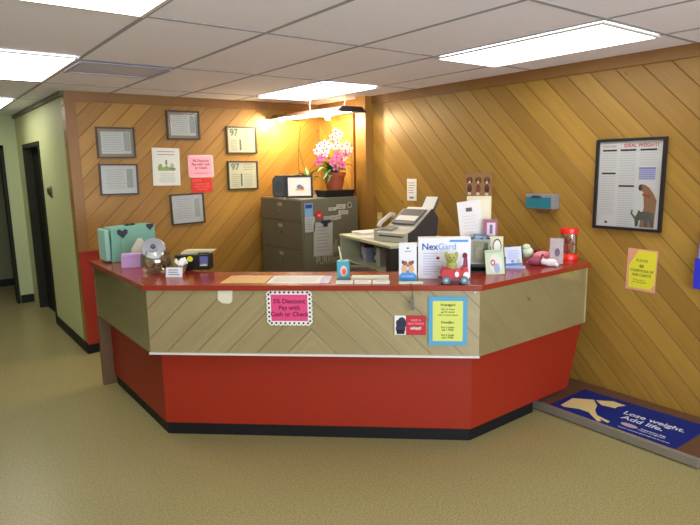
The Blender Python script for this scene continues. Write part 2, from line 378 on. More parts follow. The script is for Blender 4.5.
# pink notice with scalloped black and white border
PINK = mat('pink_card', (206, 64, 120), .6); LP = mat('light_pink_card', (236, 160, 178), .6); DPT = mat('dark_red_print', (110, 12, 46), .7)
def scallop(mb, w_, h_, y0, y1, n, m, r, mi=0, mi2=1):
    for i in range(n):
        for zz in (-h_ / 2, h_ / 2):
            x = -w_ / 2 + (i + .5) * w_ / n; mb.ell(x, zz, r, r, y0, y1, mi, 10); mb.ell(x, zz, r * .45, r * .45, y0 - .0006, y0, mi2, 8)
    for i in range(m):
        for xx in (-w_ / 2, w_ / 2):
            z = -h_ / 2 + (i + .5) * h_ / m; mb.ell(xx, z, r, r, y0, y1, mi, 10); mb.ell(xx, z, r * .45, r * .45, y0 - .0006, y0, mi2, 8)
t = pinned('discount_notice', 'bright pink discount notice with black and white scalloped border on the desk front', 'sign', .936, .917, .28, .22)
g = MB(); g.box(-.137, .137, -.001, 0, -.106, .106, 0); scallop(g, .262, .20, -.002, -.001, 9, 7, .0165)
obj('border', g, [WHITE, DINK], t)
obj('card', MB().box(-.117, .117, -.0035, -.0027, -.086, .086), PINK, t)
text('lettering', '5% Discount\nPay with\nCash or Check', .040, DPT, t, (0, -.004, 0), bold=.0009, spacing=1.05)
# blue and yellow offers notice
t = pinned('offers_notice', 'yellow treatment offers notice with wide light blue border on the desk front', 'sign', 1.926, .836, .235, .3)
obj('border', MB().box(-.118, .118, -.001, 0, -.155, .155), mat('sky_blue_card', (76, 152, 192), .6), t)
obj('card', MB().box(-.092, .092, -.002, -.0011, -.128, .128), mat('yellow_green_card', (200, 208, 100), .6), t)
OL = mat('olive_print', (70, 92, 40), .8)
text('lettering', 'Heartgard', .022, OL, t, (0, -.0025, .103), bold=.0006)
text('lettering', 'Buy 12 doses\nget $5 rebate\nwith in clinic rebate', .0155, OL, t, (0, -.0025, .058), spacing=1.2, bold=.0002)
text('lettering', 'Frontline', .022, OL, t, (0, -.0025, -.008), bold=.0006)
text('lettering', 'Buy 3 doses\nget 1 FREE', .0165, OL, t, (0, -.0025, -.048), bold=.0003)
text('lettering', 'Buy 6 doses\nget 2 FREE', .0165, OL, t, (0, -.0025, -.097), bold=.0003)
# card with black dog picture and red half
t = pinned('pet_card', 'small card half picture of a black dog, half red, below the hanging clip', 'card', 1.695, .808, .2, .13)
obj('picture', MB().box(-.097, -.027, -.001, 0, -.062, .062), WHITE, t)
g = MB(); g.ell(-.060, -.022, .031, .034, -.002, -.001); g.ell(-.052, .026, .024, .026, -.002, -.001); g.ell(-.078, .014, .010, .02, -.002, -.001); g.ell(-.033, .012, .009, .024, -.002, -.001); g.box(-.085, -.035, -.002, -.001, -.057, -.03)
obj('dog_picture', g, mat('black_blue_print', (38, 38, 66), .6), t)
obj('red_half', MB().box(-.027, .097, -.001, 0, -.062, .062), mat('crimson_card', (176, 28, 40), .5), t)
text('lettering', 'NEED A', .018, LP, t, (.035, -.0015, .032)); text('lettering', 'NEW FRIEND', .017, LP, t, (.035, -.0015, .01)); text('lettering', 'adopt!', .026, WHITE, t, (.035, -.0015, -.018), bold=.0006)
# blank white card under countertop edge
t = pinned('blank_card', 'small rounded blank white card hanging under the countertop edge', 'card', .524, .992, .1, .1, tilt=3)
obj('card', MB().plate([(-.048, .046), (.048, .046), (.048, -.03), (.03, -.048), (-.02, -.048), (-.048, -.025)], -.0012, 0), mat('cream_card', (206, 202, 180), .6), t)
# bulldog clip on a string
x, y = W(1.706, -.035)
t = thing('hanging_clip', 'small metal clip hanging on a thin cord over the countertop edge', 'clip', (x, y, ZC), TH)
obj('cord', MB().tube([(-.004, .06, .004), (0, .0, .006), (0, -.008, -.01), (.004, -.008, -.07)], .0022), mat('cord_grey', (70, 66, 62), .6), t)
obj('clip_body', MB().box(-.007, .011, -.014, -.004, -.125, -.07).ell(.002, -.14, .012, .014, -.012, -.006), mat('clip_metal', (110, 105, 100), .35, metal=.7), t)

# ---------------------------------------------------------------- wall of certificates (local x right, -y towards the room)
def W_back(x, z): return (x, YB - .002, z)
def frame_parts(t, w_, h_, fwid, fm, depth=.02, paper=None, mount=None):
    a, c = w_ / 2, h_ / 2; g = MB()
    g.box(-a, a, -depth, 0, c - fwid, c); g.box(-a, a, -depth, 0, -c, -c + fwid); g.box(-a, -a + fwid, -depth, 0, -c + fwid, c - fwid); g.box(a - fwid, a, -depth, 0, -c + fwid, c - fwid)
    obj('frame', g, fm, t)
    i = fwid
    if mount:
        obj('mount', MB().box(-a + i, a - i, -.006, 0, -c + i, c - i), mount, t); i += .028
        obj('document', MB().box(-a + i, a - i, -.008, -.0062, -c + i, c - i), paper, t)
    else: obj('document', MB().box(-a + i, a - i, -.008, 0, -c + i, c - i), paper, t)
    obj('glazing', MB().box(-a + fwid, a - fwid, -.0135, -.012, -c + fwid, c - fwid), clear_mat('frame_glass', (253, 253, 253), .02, .15), t)
FRM = mat('dark_walnut_frame', (62, 46, 34), .4); DOC = mat('certificate_paper', (196, 200, 200), .7); DOC2 = mat('cream_certificate', (208, 208, 178), .7)
MNT = mat('taupe_mount', (140, 130, 112), .7); TEALP = mat('teal_grey_print', (96, 122, 116), .8)
def cert(x0, x1, z0, z1, label, kind, tilt=0):
    w_, h_ = x1 - x0, z1 - z0
    t = thing('framed_certificate', label, 'framed certificate', W_back((x0 + x1) / 2, (z0 + z1) / 2), 0, 'framed certificates on the back wall', (0, R(tilt)))
    frame_parts(t, w_, h_, .016, FRM, paper=DOC2 if kind == 'num' else DOC, mount=MNT if kind in ('mount',) else None)
    a, c = w_ / 2 - .05, h_ / 2 - .05; g = MB()
    if kind == 'num':
        text('heading', '97', .10, TEALP, t, (-a + .045, -.009, c - .02), bold=.002)
        lines(g, -a + .15, a, c + .008, c - .045, 3, -.0092, -.0082, 2, .010)
        g.box(-.03, -.008, -.0092, -.0082, -c - .01, c - .09)
        lines(g, -a, -.04, c - .10, -c - .01, 7, -.0092, -.0082, 2, .006); lines(g, .01, a, c - .10, -c - .01, 7, -.0092, -.0082, 2, .006)
        obj('print', g, [TEALP, DOC2, mat('faint_print', (160, 164, 156), .8)], t)
    else:
        lines(g, -a, a * .45, c - .01, -c + .02, 9, -.0092, -.0082, 0, .005, center=True)
        g.box(a * .55, a, -.0092, -.0082, -c + .02, c, 1)
        lines(g, a * .6, a * .95, c - .02, -c + .03, 6, -.0098, -.0092, 0, .007)
        obj('print', g, [mat('faint_print', (160, 164, 156), .8), mat('faint_teal', (150, 166, 160), .8) if kind != 'plain' else mat('pale_print', (170, 178, 170), .8)], t)
cert(1.522, 1.890, 1.906, 2.206, 'upper left of the framed certificates, wide taupe mount', 'mount')
cert(1.520, 1.891, 1.546, 1.852, 'framed certificate hanging just below the leftmost one, grey glare over it', 'doc', 1)
cert(2.222, 2.582, 2.093, 2.391, 'topmost framed certificate, taupe mount, nearest the ceiling', 'mount')
cert(2.205, 2.580, 1.203, 1.530, 'lowest framed certificate, white paper, below the red notice', 'plain', -1)
cert(2.885, 3.260, 1.945, 2.245, 'upper cream certificate with bold round seal nearest the hanging lamp', 'num')
cert(2.878, 3.256, 1.545, 1.866, 'lower cream certificate with bold round seal left of the file cabinet', 'num', .5)
t = thing('paper_poster', 'unframed white poster with small green drawing between the certificates', 'poster', W_back(2.193, 1.815), 0, None, (0, R(1.5)))
obj('sheet', MB().box(-.145, .145, -.003, 0, -.193, .193), mat('poster_paper', (206, 208, 204), .5), t)
g = MB(); lines(g, -.1, .1, .155, .125, 2, -.004, -.003, 0, .007, center=True)
g.plate([(-.09, -.04), (.09, -.04), (.1, -.01), (.03, -.005), (0, .015), (-.04, -.01), (-.05, .03), (-.07, .03), (-.09, 0)], -.004, -.003, 1)
g.box(-.01, .01, -.004, -.003, .02, .07, 0); g.ell(.06, .01, .022, .03, -.004, -.003, 2)
lines(g, -.085, .09, -.07, -.155, 6, -.004, -.003, 2, .006, center=True)
obj('print', g, [INK, mat('green_print', (130, 160, 100), .8), mat('pale_print', (170, 178, 170))], t)
t = thing('discount_notice', 'pale pink discount notice with scalloped edge on back wall, above red notice', 'sign', W_back(2.572, 1.815))
g = MB(); g.box(-.142, .142, -.002, 0, -.115, .115); scallop(g, .262, .212, -.003, -.002, 10, 8, .016); obj('border', g, [mat('blush_paper', (226, 190, 200), .6), LP], t)
obj('card', MB().box(-.122, .122, -.0046, -.0037, -.097, .097), LP, t)
text('lettering', '5% Discount\nPay with Cash\nor Check', .036, DPT, t, (0, -.005, .02), bold=.0008, spacing=1.05)
text('lettering', 'We Accept Cards', .022, DPT, t, (0, -.005, -.073))
t = thing('red_notice', 'small red notice with faint lettering pinned under the pale pink one', 'sign', W_back(2.572, 1.612))
obj('card', MB().box(-.118, .118, -.002, 0, -.08, .08), mat('red_card', (196, 34, 34), .6), t)
OR = mat('orange_print', (226, 120, 96), .7)
text('lettering', 'NOTICE', .03, OR, t, (-.06, -.0025, .05)); text('lettering', 'Payment is due\nat time of service\nThank You', .026, OR, t, (0, -.0025, -.015), spacing=1.1)

# ---------------------------------------------------------------- right wall items (rz = -90)
def W_right(y, z): return (XR - .002, y, z)
t = thing('weight_chart', 'large black framed pet ideal weight chart with dog and cat on right wall', 'framed chart', W_right(2.095, 1.622), -90)
BF = mat('black_frame', (26, 24, 32), .35)
frame_parts(t, .50, .655, .020, BF, depth=.028, paper=mat('chart_paper', (218, 220, 224), .6))
BLU = mat('violet_blue_print', (120, 124, 190), .7); RDP = mat('rose_print', (196, 70, 84), .7)
text('heading', 'IDEAL WEIGHT?', .037, RDP, t, (.075, -.0095, .276), bold=.0006, sx=.93); text('heading', 'WHAT IS MY', .020, RDP, t, (-.155, -.0095, .272), sx=.9)
for x0, x1, segs in ((-.205, -.10, ((.243, .105, 8), (.078, -.215, 17))), (-.073, .04, ((.243, .012, 13), (-.012, -.30, 17))), (.07, .185, ((.243, .142, 6),))):
    for za, zb, n in segs:
        g = MB(); g.box(x0, x1, -.0092, -.0082, za - .005, za + .008, 1); lines(g, x0, x1, za - .02, zb, n, -.0092, -.0082, 0, .0035, 0)
        obj('weight_table', g, [mat('chart_line_print', (186, 188, 192), .8), DINK], t)
g = MB()
obj('blue_block', MB().box(.07, .185, -.0092, -.0082, .036, .112), mat('pale_violet', (176, 180, 222), .7), t); g.box(.07, .185, -.0098, -.0092, .112, .122, 3); lines(g, .075, .18, .10, .045, 5, -.0098, -.0092, 3, .003, 0)
obj('footnote', MB().box(-.165, -.145, -.0092, -.0082, -.285, -.270), DINK, t)
obj('blue_table', g, [mat('chart_line_print', (186, 188, 192), .8), DINK, mat('pale_violet', (176, 180, 222), .7), BLU], t)
g = MB()
g.plate([(.095, -.30), (.195, -.30), (.205, -.11), (.18, -.06), (.15, -.02), (.12, .0), (.09, .005), (.078, -.02), (.09, -.04), (.11, -.05), (.115, -.10), (.12, -.16), (.105, -.22)], -.0098, -.0088)
obj('dog_picture', g, mat('golden_fur_print', (150, 112, 80), .8), t)
obj('collar_picture', MB().plate([(.105, -.06), (.16, -.075), (.16, -.09), (.105, -.075)], -.0105, -.0099), mat('red_collar_print', (170, 60, 50), .8), t)
obj('dog_ear_picture', MB().ell(.088, -.02, .014, .022, -.0105, -.0099), mat('dark_fur', (70, 60, 54), .8), t)
g = MB(); g.plate([(.065, -.295), (.085, -.295), (.09, -.25), (.125, -.25), (.13, -.295), (.15, -.295), (.155, -.24), (.185, -.30), (.195, -.30), (.192, -.20), (.15, -.185), (.10, -.19), (.085, -.175), (.075, -.21), (.055, -.235), (.06, -.25)], -.0112, -.0106)
g.plate([(.06, -.225), (.04, -.20), (.045, -.18), (.035, -.175), (.028, -.205), (.055, -.24)], -.0112, -.0106)
obj('cat_picture', g, mat('grey_fur_print', (88, 92, 84), .8), t)
t = thing('courtesy_notice', 'neon yellow notice on pink backing below the framed weight chart', 'sign', W_right(1.966, 1.013), -90, None, (0, R(1)))
obj('backing', MB().box(-.107, .107, -.0015, 0, -.152, .152), mat('salmon_card', (206, 144, 120), .6), t)
obj('card', MB().plate([(-.03, .142), (.098, .140), (.098, -.10), (.07, -.135), (-.085, -.135), (-.09, .03)], -.0028, -.0016), mat('neon_yellow_card', (208, 200, 44), .6), t)
text('lettering', 'PLEASE', .027, OL, t, (0, -.0032, .068)); text('lettering', 'BE', .030, OL, t, (0, -.0032, .028), bold=.0006)
text('lettering', 'COURTEOUS OF\nOUR CLIENTS', .026, OL, t, (.003, -.0032, -.022), spacing=1.2, bold=.0004, sx=.85)
text('lettering', 'Please silence\nyour cell phones', .016, OL, t, (-.01, -.0032, -.082), bold=.0)
t = thing('brochure_holder', 'blue plastic wall holder at the far right edge of the picture', 'brochure holder', W_right(1.47, 1.13), -90)
obj('pocket', MB().box(-.12, .12, -.07, 0, -.18, .02).box(-.12, .12, -.012, 0, .02, .19), mat('blue_plastic', (44, 48, 190), .3), t)
obj('leaflets', MB().box(-.105, .105, -.058, -.02, -.10, .12), mat('leaflet_paper', (120, 130, 210), .6), t)
t = thing('note_sheet', 'narrow white note taped to the pine wall above the fax machine', 'note', W_right(4.35, 1.535), -90)
obj('sheet', MB().box(-.07, .07, -.002, 0, -.112, .112), WHITE, t)
g = MB(); lines(g, -.05, .05, .07, -.03, 5, -.003, -.002, 0, .006); g.box(-.03, .03, -.003, -.002, -.09, -.07); obj('print', g, INK, t)
t = thing('light_switch', 'beige switch plate low on the right wall beside the wooden post', 'light switch', W_right(4.86, 1.21), -90)
obj('plate', MB().box(-.04, .04, -.006, 0, -.065, .065), mat('beige_plate', (204, 180, 120), .4), t, bevel=.002)
obj('toggle', MB().box(-.006, .006, -.02, -.006, -.012, .012), mat('beige_toggle', (220, 204, 160), .4), t)
t = thing('dog_calendar', 'brown picture board of three dogs on the pine wall above white sheets', 'picture', W_right(3.47, 1.604), -90)
obj('board', MB().box(-.15, .15, -.012, 0, -.103, .103), mat('tan_print', (150, 112, 76), .6, noise=.2, nscale=30), t)
for i, x in enumerate((-.1, 0, .1)):
    g = MB()
    g.ell(x, .035, .028, .034, -.014, -.012, 0); g.ell(x - .024, .035, .009, .024, -.0145, -.0125, 1); g.ell(x + .024, .035, .009, .024, -.0145, -.0125, 1)
    g.ell(x, .018, .014, .012, -.0146, -.014, 2); g.ell(x, -.04, .026, .04, -.014, -.012, 1 if i != 1 else 0); g.ell(x, -.02, .012, .012, -.0145, -.014, 3); g.ell(x, -.085, .02, .014, -.0145, -.0125, 2)
    obj('dog_picture', g, [mat('brown_fur', (120, 74, 44), .7), mat('dark_brown_fur', (64, 42, 36), .7), mat('pale_fur', (214, 198, 176), .7), mat('maroon_print', (120, 40, 50), .7)], t)
t = thing('glove_box', 'teal and grey glove dispenser box mounted on the pine wall', 'glove box', W_right(2.775, 1.48), -90)
obj('carton', MB().box(-.13, .125, -.085, 0, -.058, .058), mat('grey_carton', (132, 128, 134), .6), t, bevel=.003)
obj('front_panel', MB().box(-.127, .105, -.0875, -.0852, -.052, .034), mat('teal_print', (20, 108, 122), .6), t)
obj('opening', MB().ell(-.03, .035, .05, .012, -.089, -.0876), mat('dark_opening', (30, 50, 60), .7), t)
obj('bracket', MB().box(-.12, .12, -.08, -.004, -.066, -.058).box(-.06, .06, -.03, 0, -.10, -.066), mat('clear_brown_bracket', (128, 92, 56), .4), t)
t = thing('wall_thermostat', 'small dark round brass fixture on the green hallway wall', 'thermostat', (XG - .001, 7.0, 1.58), -90)
obj('dial', MB().lathe([(.052, 0), (.052, .018), (.04, .03), (.018, .038)], 20, mx=xf((0, 0, 0), (R(90), 0, 0))), mat('dark_brass', (84, 76, 40), .35, metal=.6), t, smooth=True)
obj('base_plate', MB().box(-.04, .06, -.01, 0, -.07, .04), mat('dark_plate', (92, 88, 58), .5), t)

# ---------------------------------------------------------------- file cabinet
CZ = 1.455
t = thing('file_cabinet', 'large brownish grey metal file cabinet in the corner, papers stuck on its side', 'file cabinet', (3.25, 5.05, 0))
GM = mat('cabinet_metal', (108, 107, 90), .45, metal=.1)
obj('body', MB().box(.012, .73, 0, .87, .04, CZ).box(.03, .70, .03, .84, 0, .04), GM, t, bevel=.004)
zs = [(1.218, 1.445), (.908, 1.214), (.603, .904), (.303, .599), (.06, .299)]
for i, (z0, z1) in enumerate(zs):
    d = obj('drawer', MB().box(-.008, .012, .008, .862, z0, z1), GM, t, bevel=.0015)
    zc = z1 - .055
    obj('label_holder', MB().box(-.014, -.008, .40, .48, zc - .018, zc + .018), mat('label_card', (170, 166, 150), .5), d)
    obj('handle', MB().box(-.022, -.008, .415, .465, zc - .075, zc - .062), mat('handle_metal', (150, 148, 140), .3, metal=.8), d)
# stickers and papers on the side facing the desk (y = 5.05)
def stuck(name, label, cat, x, z, w_, h_, m, tilt=0, y=5.047, group=None):
    q = thing(name, label, cat, (x, y, z), 0, group, (0, R(tilt))); o_ = obj('sheet', MB().box(-w_ / 2, w_ / 2, -.0015, .0015, -h_ / 2, h_ / 2), m, q); return q
q = stuck('note_sheet', 'large grey white sheet taped mid side of the file cabinet', 'note', 3.50, 1.02, .245, .36, mat('greyish_paper', (176, 178, 176), .7), 2)
g = MB(); lines(g, -.09, .09, .13, -.12, 8, -.003, -.0016, 0, .005); obj('print', g, mat('pale_grey_print'), q)
q = stuck('note_sheet', 'blue and white slip at top left of the cabinet side', 'note', 3.325, 1.34, .10, .14, mat('pale_blue_paper', (130, 168, 206), .7))
g = MB(); g.box(-.04, .04, -.003, -.0016, .02, .06); obj('print', g, mat('navy_print', (50, 60, 130), .8), q)
q = stuck('note_sheet', 'small white note below the blue slip on cabinet side', 'note', 3.335, 1.19, .125, .16, mat('greyish_paper'))
g = MB(); lines(g, -.04, .045, .05, -.05, 5, -.003, -.0016, 0, .005); obj('print', g, mat('pale_grey_print'), q)
q = thing('fridge_magnet', 'round red magnet on the side of the file cabinet', 'magnet', (3.45, 5.047, 1.285))
obj('disc', MB().ell(0, 0, .045, .045, -.006, .002), mat('red_magnet', (190, 44, 52), .4), q); obj('emblem', MB().plate([(-.02, .01), (0, .0), (.02, .01), (.012, -.02), (0, -.012), (-.012, -.02)], -.008, -.006), LP, q)
q = thing('fridge_magnet', 'dark blue clip magnet holding the large sheet on the cabinet', 'magnet', (3.535, 5.044, 1.19), 0)
obj('clip', MB().box(-.06, .06, -.008, .002, 0, .025).box(-.03, .02, -.01, .002, -.035, 0), mat('navy_plastic', (34, 40, 70), .4), q)
words = [('CATS', 3.63, 1.335, .10, .035, 0), ('RULE', 3.745, 1.355, .12, .05, 2), ('DOGS', 3.775, 1.29, .13, .045, 2), ('MEOW', 3.56, 1.245, .09, .035, 0), ('WOOF', 3.65, 1.24, .08, .05, 3), ('SIT', 3.71, 1.245, .06, .05, -4)]
for s_, x, z, w_, h_, a_ in words:
    q = thing('word_magnet', {'CATS': 'dim word magnet left end of the top row on cabinet side', 'RULE': 'bright white word magnet at right of the top row', 'DOGS': 'white word magnet in the second row, furthest right', 'MEOW': 'small grey white word magnet left end of lowest row', 'WOOF': 'white word magnet in the middle of the lowest row', 'SIT': 'small tilted word magnet right end of lowest row'}[s_], 'magnet', (x, 5.047, z), 0, 'word magnets on the cabinet side', (0, R(a_)))
    obj('plate', MB().box(-w_ / 2, w_ / 2, -.002, .002, -h_ / 2, h_ / 2), mat('magnet_white', (196, 190, 178), .5), q)
    g = MB(); lines(g, -w_ * .38, w_ * .38, .007, -.009, 2, -.003, -.002, 0, .005); obj('print', g, INK, q)
q = thing('paw_magnet', 'thin pale ring magnet at top right of the cabinet side', 'magnet', (3.86, 5.047, 1.365))
obj('ring', MB().tube([(.03 * math.cos(k * .5236), -.003, .03 * math.sin(k * .5236)) for k in range(13)], .003, 6), mat('magnet_white'), q)
q = thing('purrfect_sticker', 'pale lettering sticker with cat low on the file cabinet side', 'sticker', (3.56, 5.048, .79))
text('lettering', 'PURRfect', .125, mat('pale_sticker', (168, 162, 146), .6), q, (0, -.001, 0), sx=.66, bold=.001)
obj('cat_silhouette', MB().plate([(.04, .07), (.12, .07), (.14, .13), (.12, .17), (.135, .22), (.115, .2), (.095, .22), (.09, .17), (.05, .13)], -.002, 0), mat('sticker_outline', (140, 134, 120), .6), q)

# things on top of the cabinet
t = thing('picture_frame', 'small black picture frame with blue and yellow drawing on the file cabinet', 'picture frame', (3.40, 5.33, CZ), -33, None, (R(-8), 0))
a_, h_ = .145, .245
g = MB(); g.box(-a_, a_, -.012, .012, 0, .022); g.box(-a_, a_, -.012, .012, h_ - .022, h_); g.box(-a_, -a_ + .022, -.012, .012, .022, h_ - .022); g.box(a_ - .022, a_, -.012, .012, .022, h_ - .022)
obj('frame', g, BLKP, t); obj('picture', MB().box(-a_ + .02, a_ - .02, -.006, .004, .02, h_ - .02), mat('bright_paper', (235, 230, 222), .7), t)
g = MB(); g.plate([(-.04, .08), (.05, .08), (.055, .10), (-.045, .10)], -.008, -.006, 0); g.ell(0, .12, .03, .025, -.008, -.006, 1); g.ell(.03, .11, .016, .016, -.0085, -.0065, 2)
obj('drawing', g, [mat('gold_print', (222, 170, 70), .7), mat('blue_print', (90, 130, 190), .7), mat('rose_print')], t)
obj('easel_back', MB().box(-.04, .04, .012, .09, 0.012, .02).box(-.04, .04, .012, .02, .02, .17), BLKP, t)
t = thing('radio', 'rounded black radio behind the small picture frame on the cabinet', 'radio', (3.43, 5.62, CZ), -33)
obj('casing', MB().plate([(-.17, .03), (-.15, 0), (.13, 0), (.15, .03), (.15, .21), (.12, .245), (-.13, .245), (-.17, .20)], -.05, .06), mat('charcoal_plastic', (44, 42, 44), .35), t, bevel=.01)
obj('speaker_grille', MB().ell(-.10, .12, .045, .07, -.053, -.05), BLKP, t)
t = thing('blue_vase', 'small blue glass vase between picture frame and clay pot', 'vase', (3.60, 5.45, CZ))
obj('vase_body', MB().lathe([(.0, 0), (.045, 0), (.055, .03), (.05, .10), (.035, .15), (.042, .19), (.036, .19), (.03, .15), (.045, .09), (.0, .02)], 20, cap=False), mat('blue_glaze', (60, 130, 190), .2), t, smooth=True)
GL = mat('leaf_green', (70, 120, 44), .45); GL2 = mat('leaf_light', (128, 170, 70), .45)
def leaf(mb, base, tip, wid, droop, mi=0):
    b0 = Vector(base); t0 = Vector(tip); d_ = t0 - b0; side = d_.cross(Vector((0, 0, 1))).normalized(); n = 8; vs = []; fs = []
    for i in range(n + 1):
        k = i / n; p = b0 + d_ * k + Vector((0, 0, droop * 4 * k * (1 - k))); w2 = wid * math.sin(math.pi * (k * .93 + .05)) ** .7
        vs += [tuple(p + side * w2 + Vector((0, 0, .006))), tuple(p - Vector((0, 0, .004))), tuple(p - side * w2 + Vector((0, 0, .006)))]
    for i in range(n):
        o = i * 3; fs += [(o, o + 1, o + 4, o + 3), (o + 1, o + 2, o + 5, o + 4)]
    mb.add(vs, fs, mi)
g = MB()
for tp, dr in (((-.24, -.05, .16), .05), ((-.16, .02, .22), .05), ((.05, -.10, .26), .04), ((.16, -.10, .12), .07), ((-.10, -.12, .10), .06), ((.02, .1, .3), .03)):
    leaf(g, (0, 0, .17), (tp[0], tp[1], tp[2] + .02), .026, dr)
t['label'] = 'small blue vase holding strap leaves between picture frame and clay pot'
obj('leaves', g, GL, t, smooth=True)
obj('stalk', MB().tube([(0, 0, .16), (-.14, -.02, .30), (-.12, 0, .52), (-.07, .02, .78)], .004, 6).tube([(0, 0, .16), (-.05, .02, .36), (-.09, .03, .52)], .0035, 6), mat('brown_stalk', (96, 70, 34), .6), t)
t = thing('plant_tray', 'black rectangular tray under the clay pot on the file cabinet', 'tray', (3.79, 5.215, CZ), -10)
obj('tray', MB().prism([(-.17, -.11), (.17, -.11), (.17, .11), (-.17, .11)], 0, .075, poly2=[(-.185, -.13), (.185, -.13), (.185, .13), (-.185, .13)]), BLKP, t)
CLAY = mat('terracotta', (168, 80, 46), .7, noise=.1, nscale=15)
t = thing('potted_orchid', 'flowering pink and white orchid in a terracotta pot under the hanging lamp', 'potted orchid', (3.79, 5.22, CZ + .0755))
obj('pot', MB().lathe([(.0, 0), (.085, 0), (.118, .15), (.130, .15), (.132, .19), (.118, .19), (.105, .16), (0, .15)], 28, cap=False), CLAY, t, smooth=True)
obj('soil', MB().lathe([(.0, .155), (.112, .16)], 20, cap=False), mat('bark_soil', (58, 40, 26), .9), t)
g = MB()
for k in range(8):
    a = k * .785 + .3; r_ = .16 + .05 * (k % 3); leaf(g, (.02 * math.cos(a), .02 * math.sin(a), .16), (r_ * math.cos(a), r_ * math.sin(a), .20 + .05 * (k % 2)), .028, .06)
leaf(g, (0, 0, .16), (-.30, -.12, .20), .036, .07); leaf(g, (0, -.02, .17), (-.24, -.14, .12), .036, .08); leaf(g, (0, 0, .17), (-.20, -.05, .30), .034, .04); leaf(g, (0, -.03, .17), (-.12, -.12, .24), .04, .02); leaf(g, (0, 0, .16), (.16, -.08, .44), .03, .03, 1); leaf(g, (.04, 0, .16), (.22, -.04, .36), .028, .06, 1); leaf(g, (-.02, -.04, .17), (-.16, -.1, .08), .03, .06)
obj('leaves', g, [GL, GL2], t, smooth=True)
stems = [[(-.02, 0, .16), (-.08, -.02, .34), (-.17, -.04, .50), (-.26, -.06, .52)], [(.01, 0, .16), (.03, -.02, .40), (.02, -.04, .60), (-.02, -.05, .70)], [(0, -.02, .16), (-.01, -.06, .30), (-.02, -.08, .40)], [(.03, 0, .16), (.10, -.03, .36), (.15, -.04, .50)]]
for s_ in stems: obj('stem', MB().tube(s_, .005, 6), GL, t)
def blossom(mb, c, r_, face, mi, mi2):
    f_ = Vector(face).normalized(); q_ = f_.to_track_quat('Z', 'Y').to_matrix().to_4x4(); T_ = Matrix.Translation(c) @ q_
    for k in range(5):
        a = k * 2 * math.pi / 5 + .3; vs = [(0, 0, 0)]
        for j in range(7):
            u_ = -1 + j / 3; aa = a + u_ * .62; rr = r_ * (1 - .35 * u_ * u_ if abs(u_) < .9 else .25); vs.append((rr * math.cos(aa), rr * math.sin(aa), r_ * .22 * (1 - abs(u_))))
        mb.add(vs, [(0, j, j + 1) for j in range(1, 7)], mi, T_)
    mb.ball((0, 0, r_ * .15), r_ * .22, r_ * .22, r_ * .3, 8, 5, mi2, T_)
PKW = mat('white_petal', (244, 226, 232), .6); PKP = mat('pink_petal', (226, 110, 170), .6); MAG = mat('magenta_throat', (168, 30, 96), .6)
cl = {'white': [(-.24, -.08, .50), (-.19, -.10, .53), (-.14, -.06, .47), (-.22, -.04, .44), (-.17, -.08, .42), (-.27, -.07, .45), (-.02, -.07, .66), (.03, -.08, .63), (-.05, -.05, .60), (.02, -.05, .57), (-.10, -.05, .52), (-.03, -.08, .50), (.14, -.06, .52), (.18, -.05, .47), (.11, -.07, .46), (.06, -.07, .50)],
      'pink': [(-.03, -.12, .38), (.03, -.13, .36), (0, -.12, .31), (-.08, -.11, .34), (.05, -.12, .30), (-.05, -.13, .28), (-.21, -.10, .38), (-.24, -.08, .34), (.13, -.08, .41), (.00, -.1, .42)]}
for kx, lst in cl.items():
    for c_ in lst:
        c_ = (c_[0] - (.0 if kx == 'white' else .02), c_[1], c_[2] - .03)
        g = MB(); blossom(g, Vector(c_), .044 if kx == 'white' else .046, (-.6 + random.uniform(-.4, .4), -1, random.uniform(-.2, .5)), 0, 1)
        obj('blossom', g, [PKW if kx == 'white' else PKP, MAG], t)

# ---------------------------------------------------------------- hanging plant lamp above the cabinet
t = thing('hanging_lamp', 'long dark hanging grow lamp glowing warmly above the orchid', 'hanging lamp', (3.655, 5.34, 2.335), 4)
g = MB(); prof = [(-.19, 0), (-.13, .045), (.13, .045), (.19, 0), (.18, 0), (.125, .038), (-.125, .038), (-.18, 0)]
n = len(prof); y0, y1 = -.54, .60
vs = [(x, y0, z) for x, z in prof] + [(x, y1, z) for x, z in prof]
g.add(vs, [(i, (i + 1) % n, n + (i + 1) % n, n + i) for i in range(n)] + [(0, 1, 6, 7), (1, 2, 5, 6), (2, 3, 4, 5), (8, 9, 14, 15), (9, 10, 13, 14), (10, 11, 12, 13)])
obj('hood', g, mat('lamp_hood', (120, 84, 56), .4), t)
obj('end_cap', MB().plate([(-.195, -.004), (-.135, .049), (.135, .049), (.195, -.004)], y0 - .05, y0 - .001), mat('dark_cap', (38, 32, 34), .35), t)
obj('end_cap', MB().plate([(-.195, -.004), (-.135, .049), (.135, .049), (.195, -.004)], y1 + .001, y1 + .02), mat('dark_cap'), t)
TUB = bpy.data.materials.new('glowing_tube'); TUB.use_nodes = True
b = TUB.node_tree.nodes['Principled BSDF']; b.inputs['Emission Color'].default_value = (1, .80, .48, 1); b.inputs['Emission Strength'].default_value = LAMP
for x in (-.07, .07): obj('tube', MB().tube([(x, y0 + .01, .012), (x, y1 - .01, .012)], .013, 10), TUB, t)
BUL = bpy.data.materials.new('glowing_bulb'); BUL.use_nodes = True
b = BUL.node_tree.nodes['Principled BSDF']; b.inputs['Emission Color'].default_value = (1, .80, .48, 1); b.inputs['Emission Strength'].default_value = 1000
for x, y in ((-.14, .46), (.16, .0)):
    q = obj('bulb', MB().ball((x, y, -.012), .03), BUL, t, smooth=True)
    obj('socket', MB().lathe([(.016, .012), (.016, .036)], 10, mx=xf((x, y, 0))), mat('dark_cap'), q)
WC = mat('white_hook', (225, 222, 215), .5)
obj('chain', MB().tube([(0, -.46, .047), (.01, -.47, .12), (.0, -.46, .178)], .006, 6), WC, t)
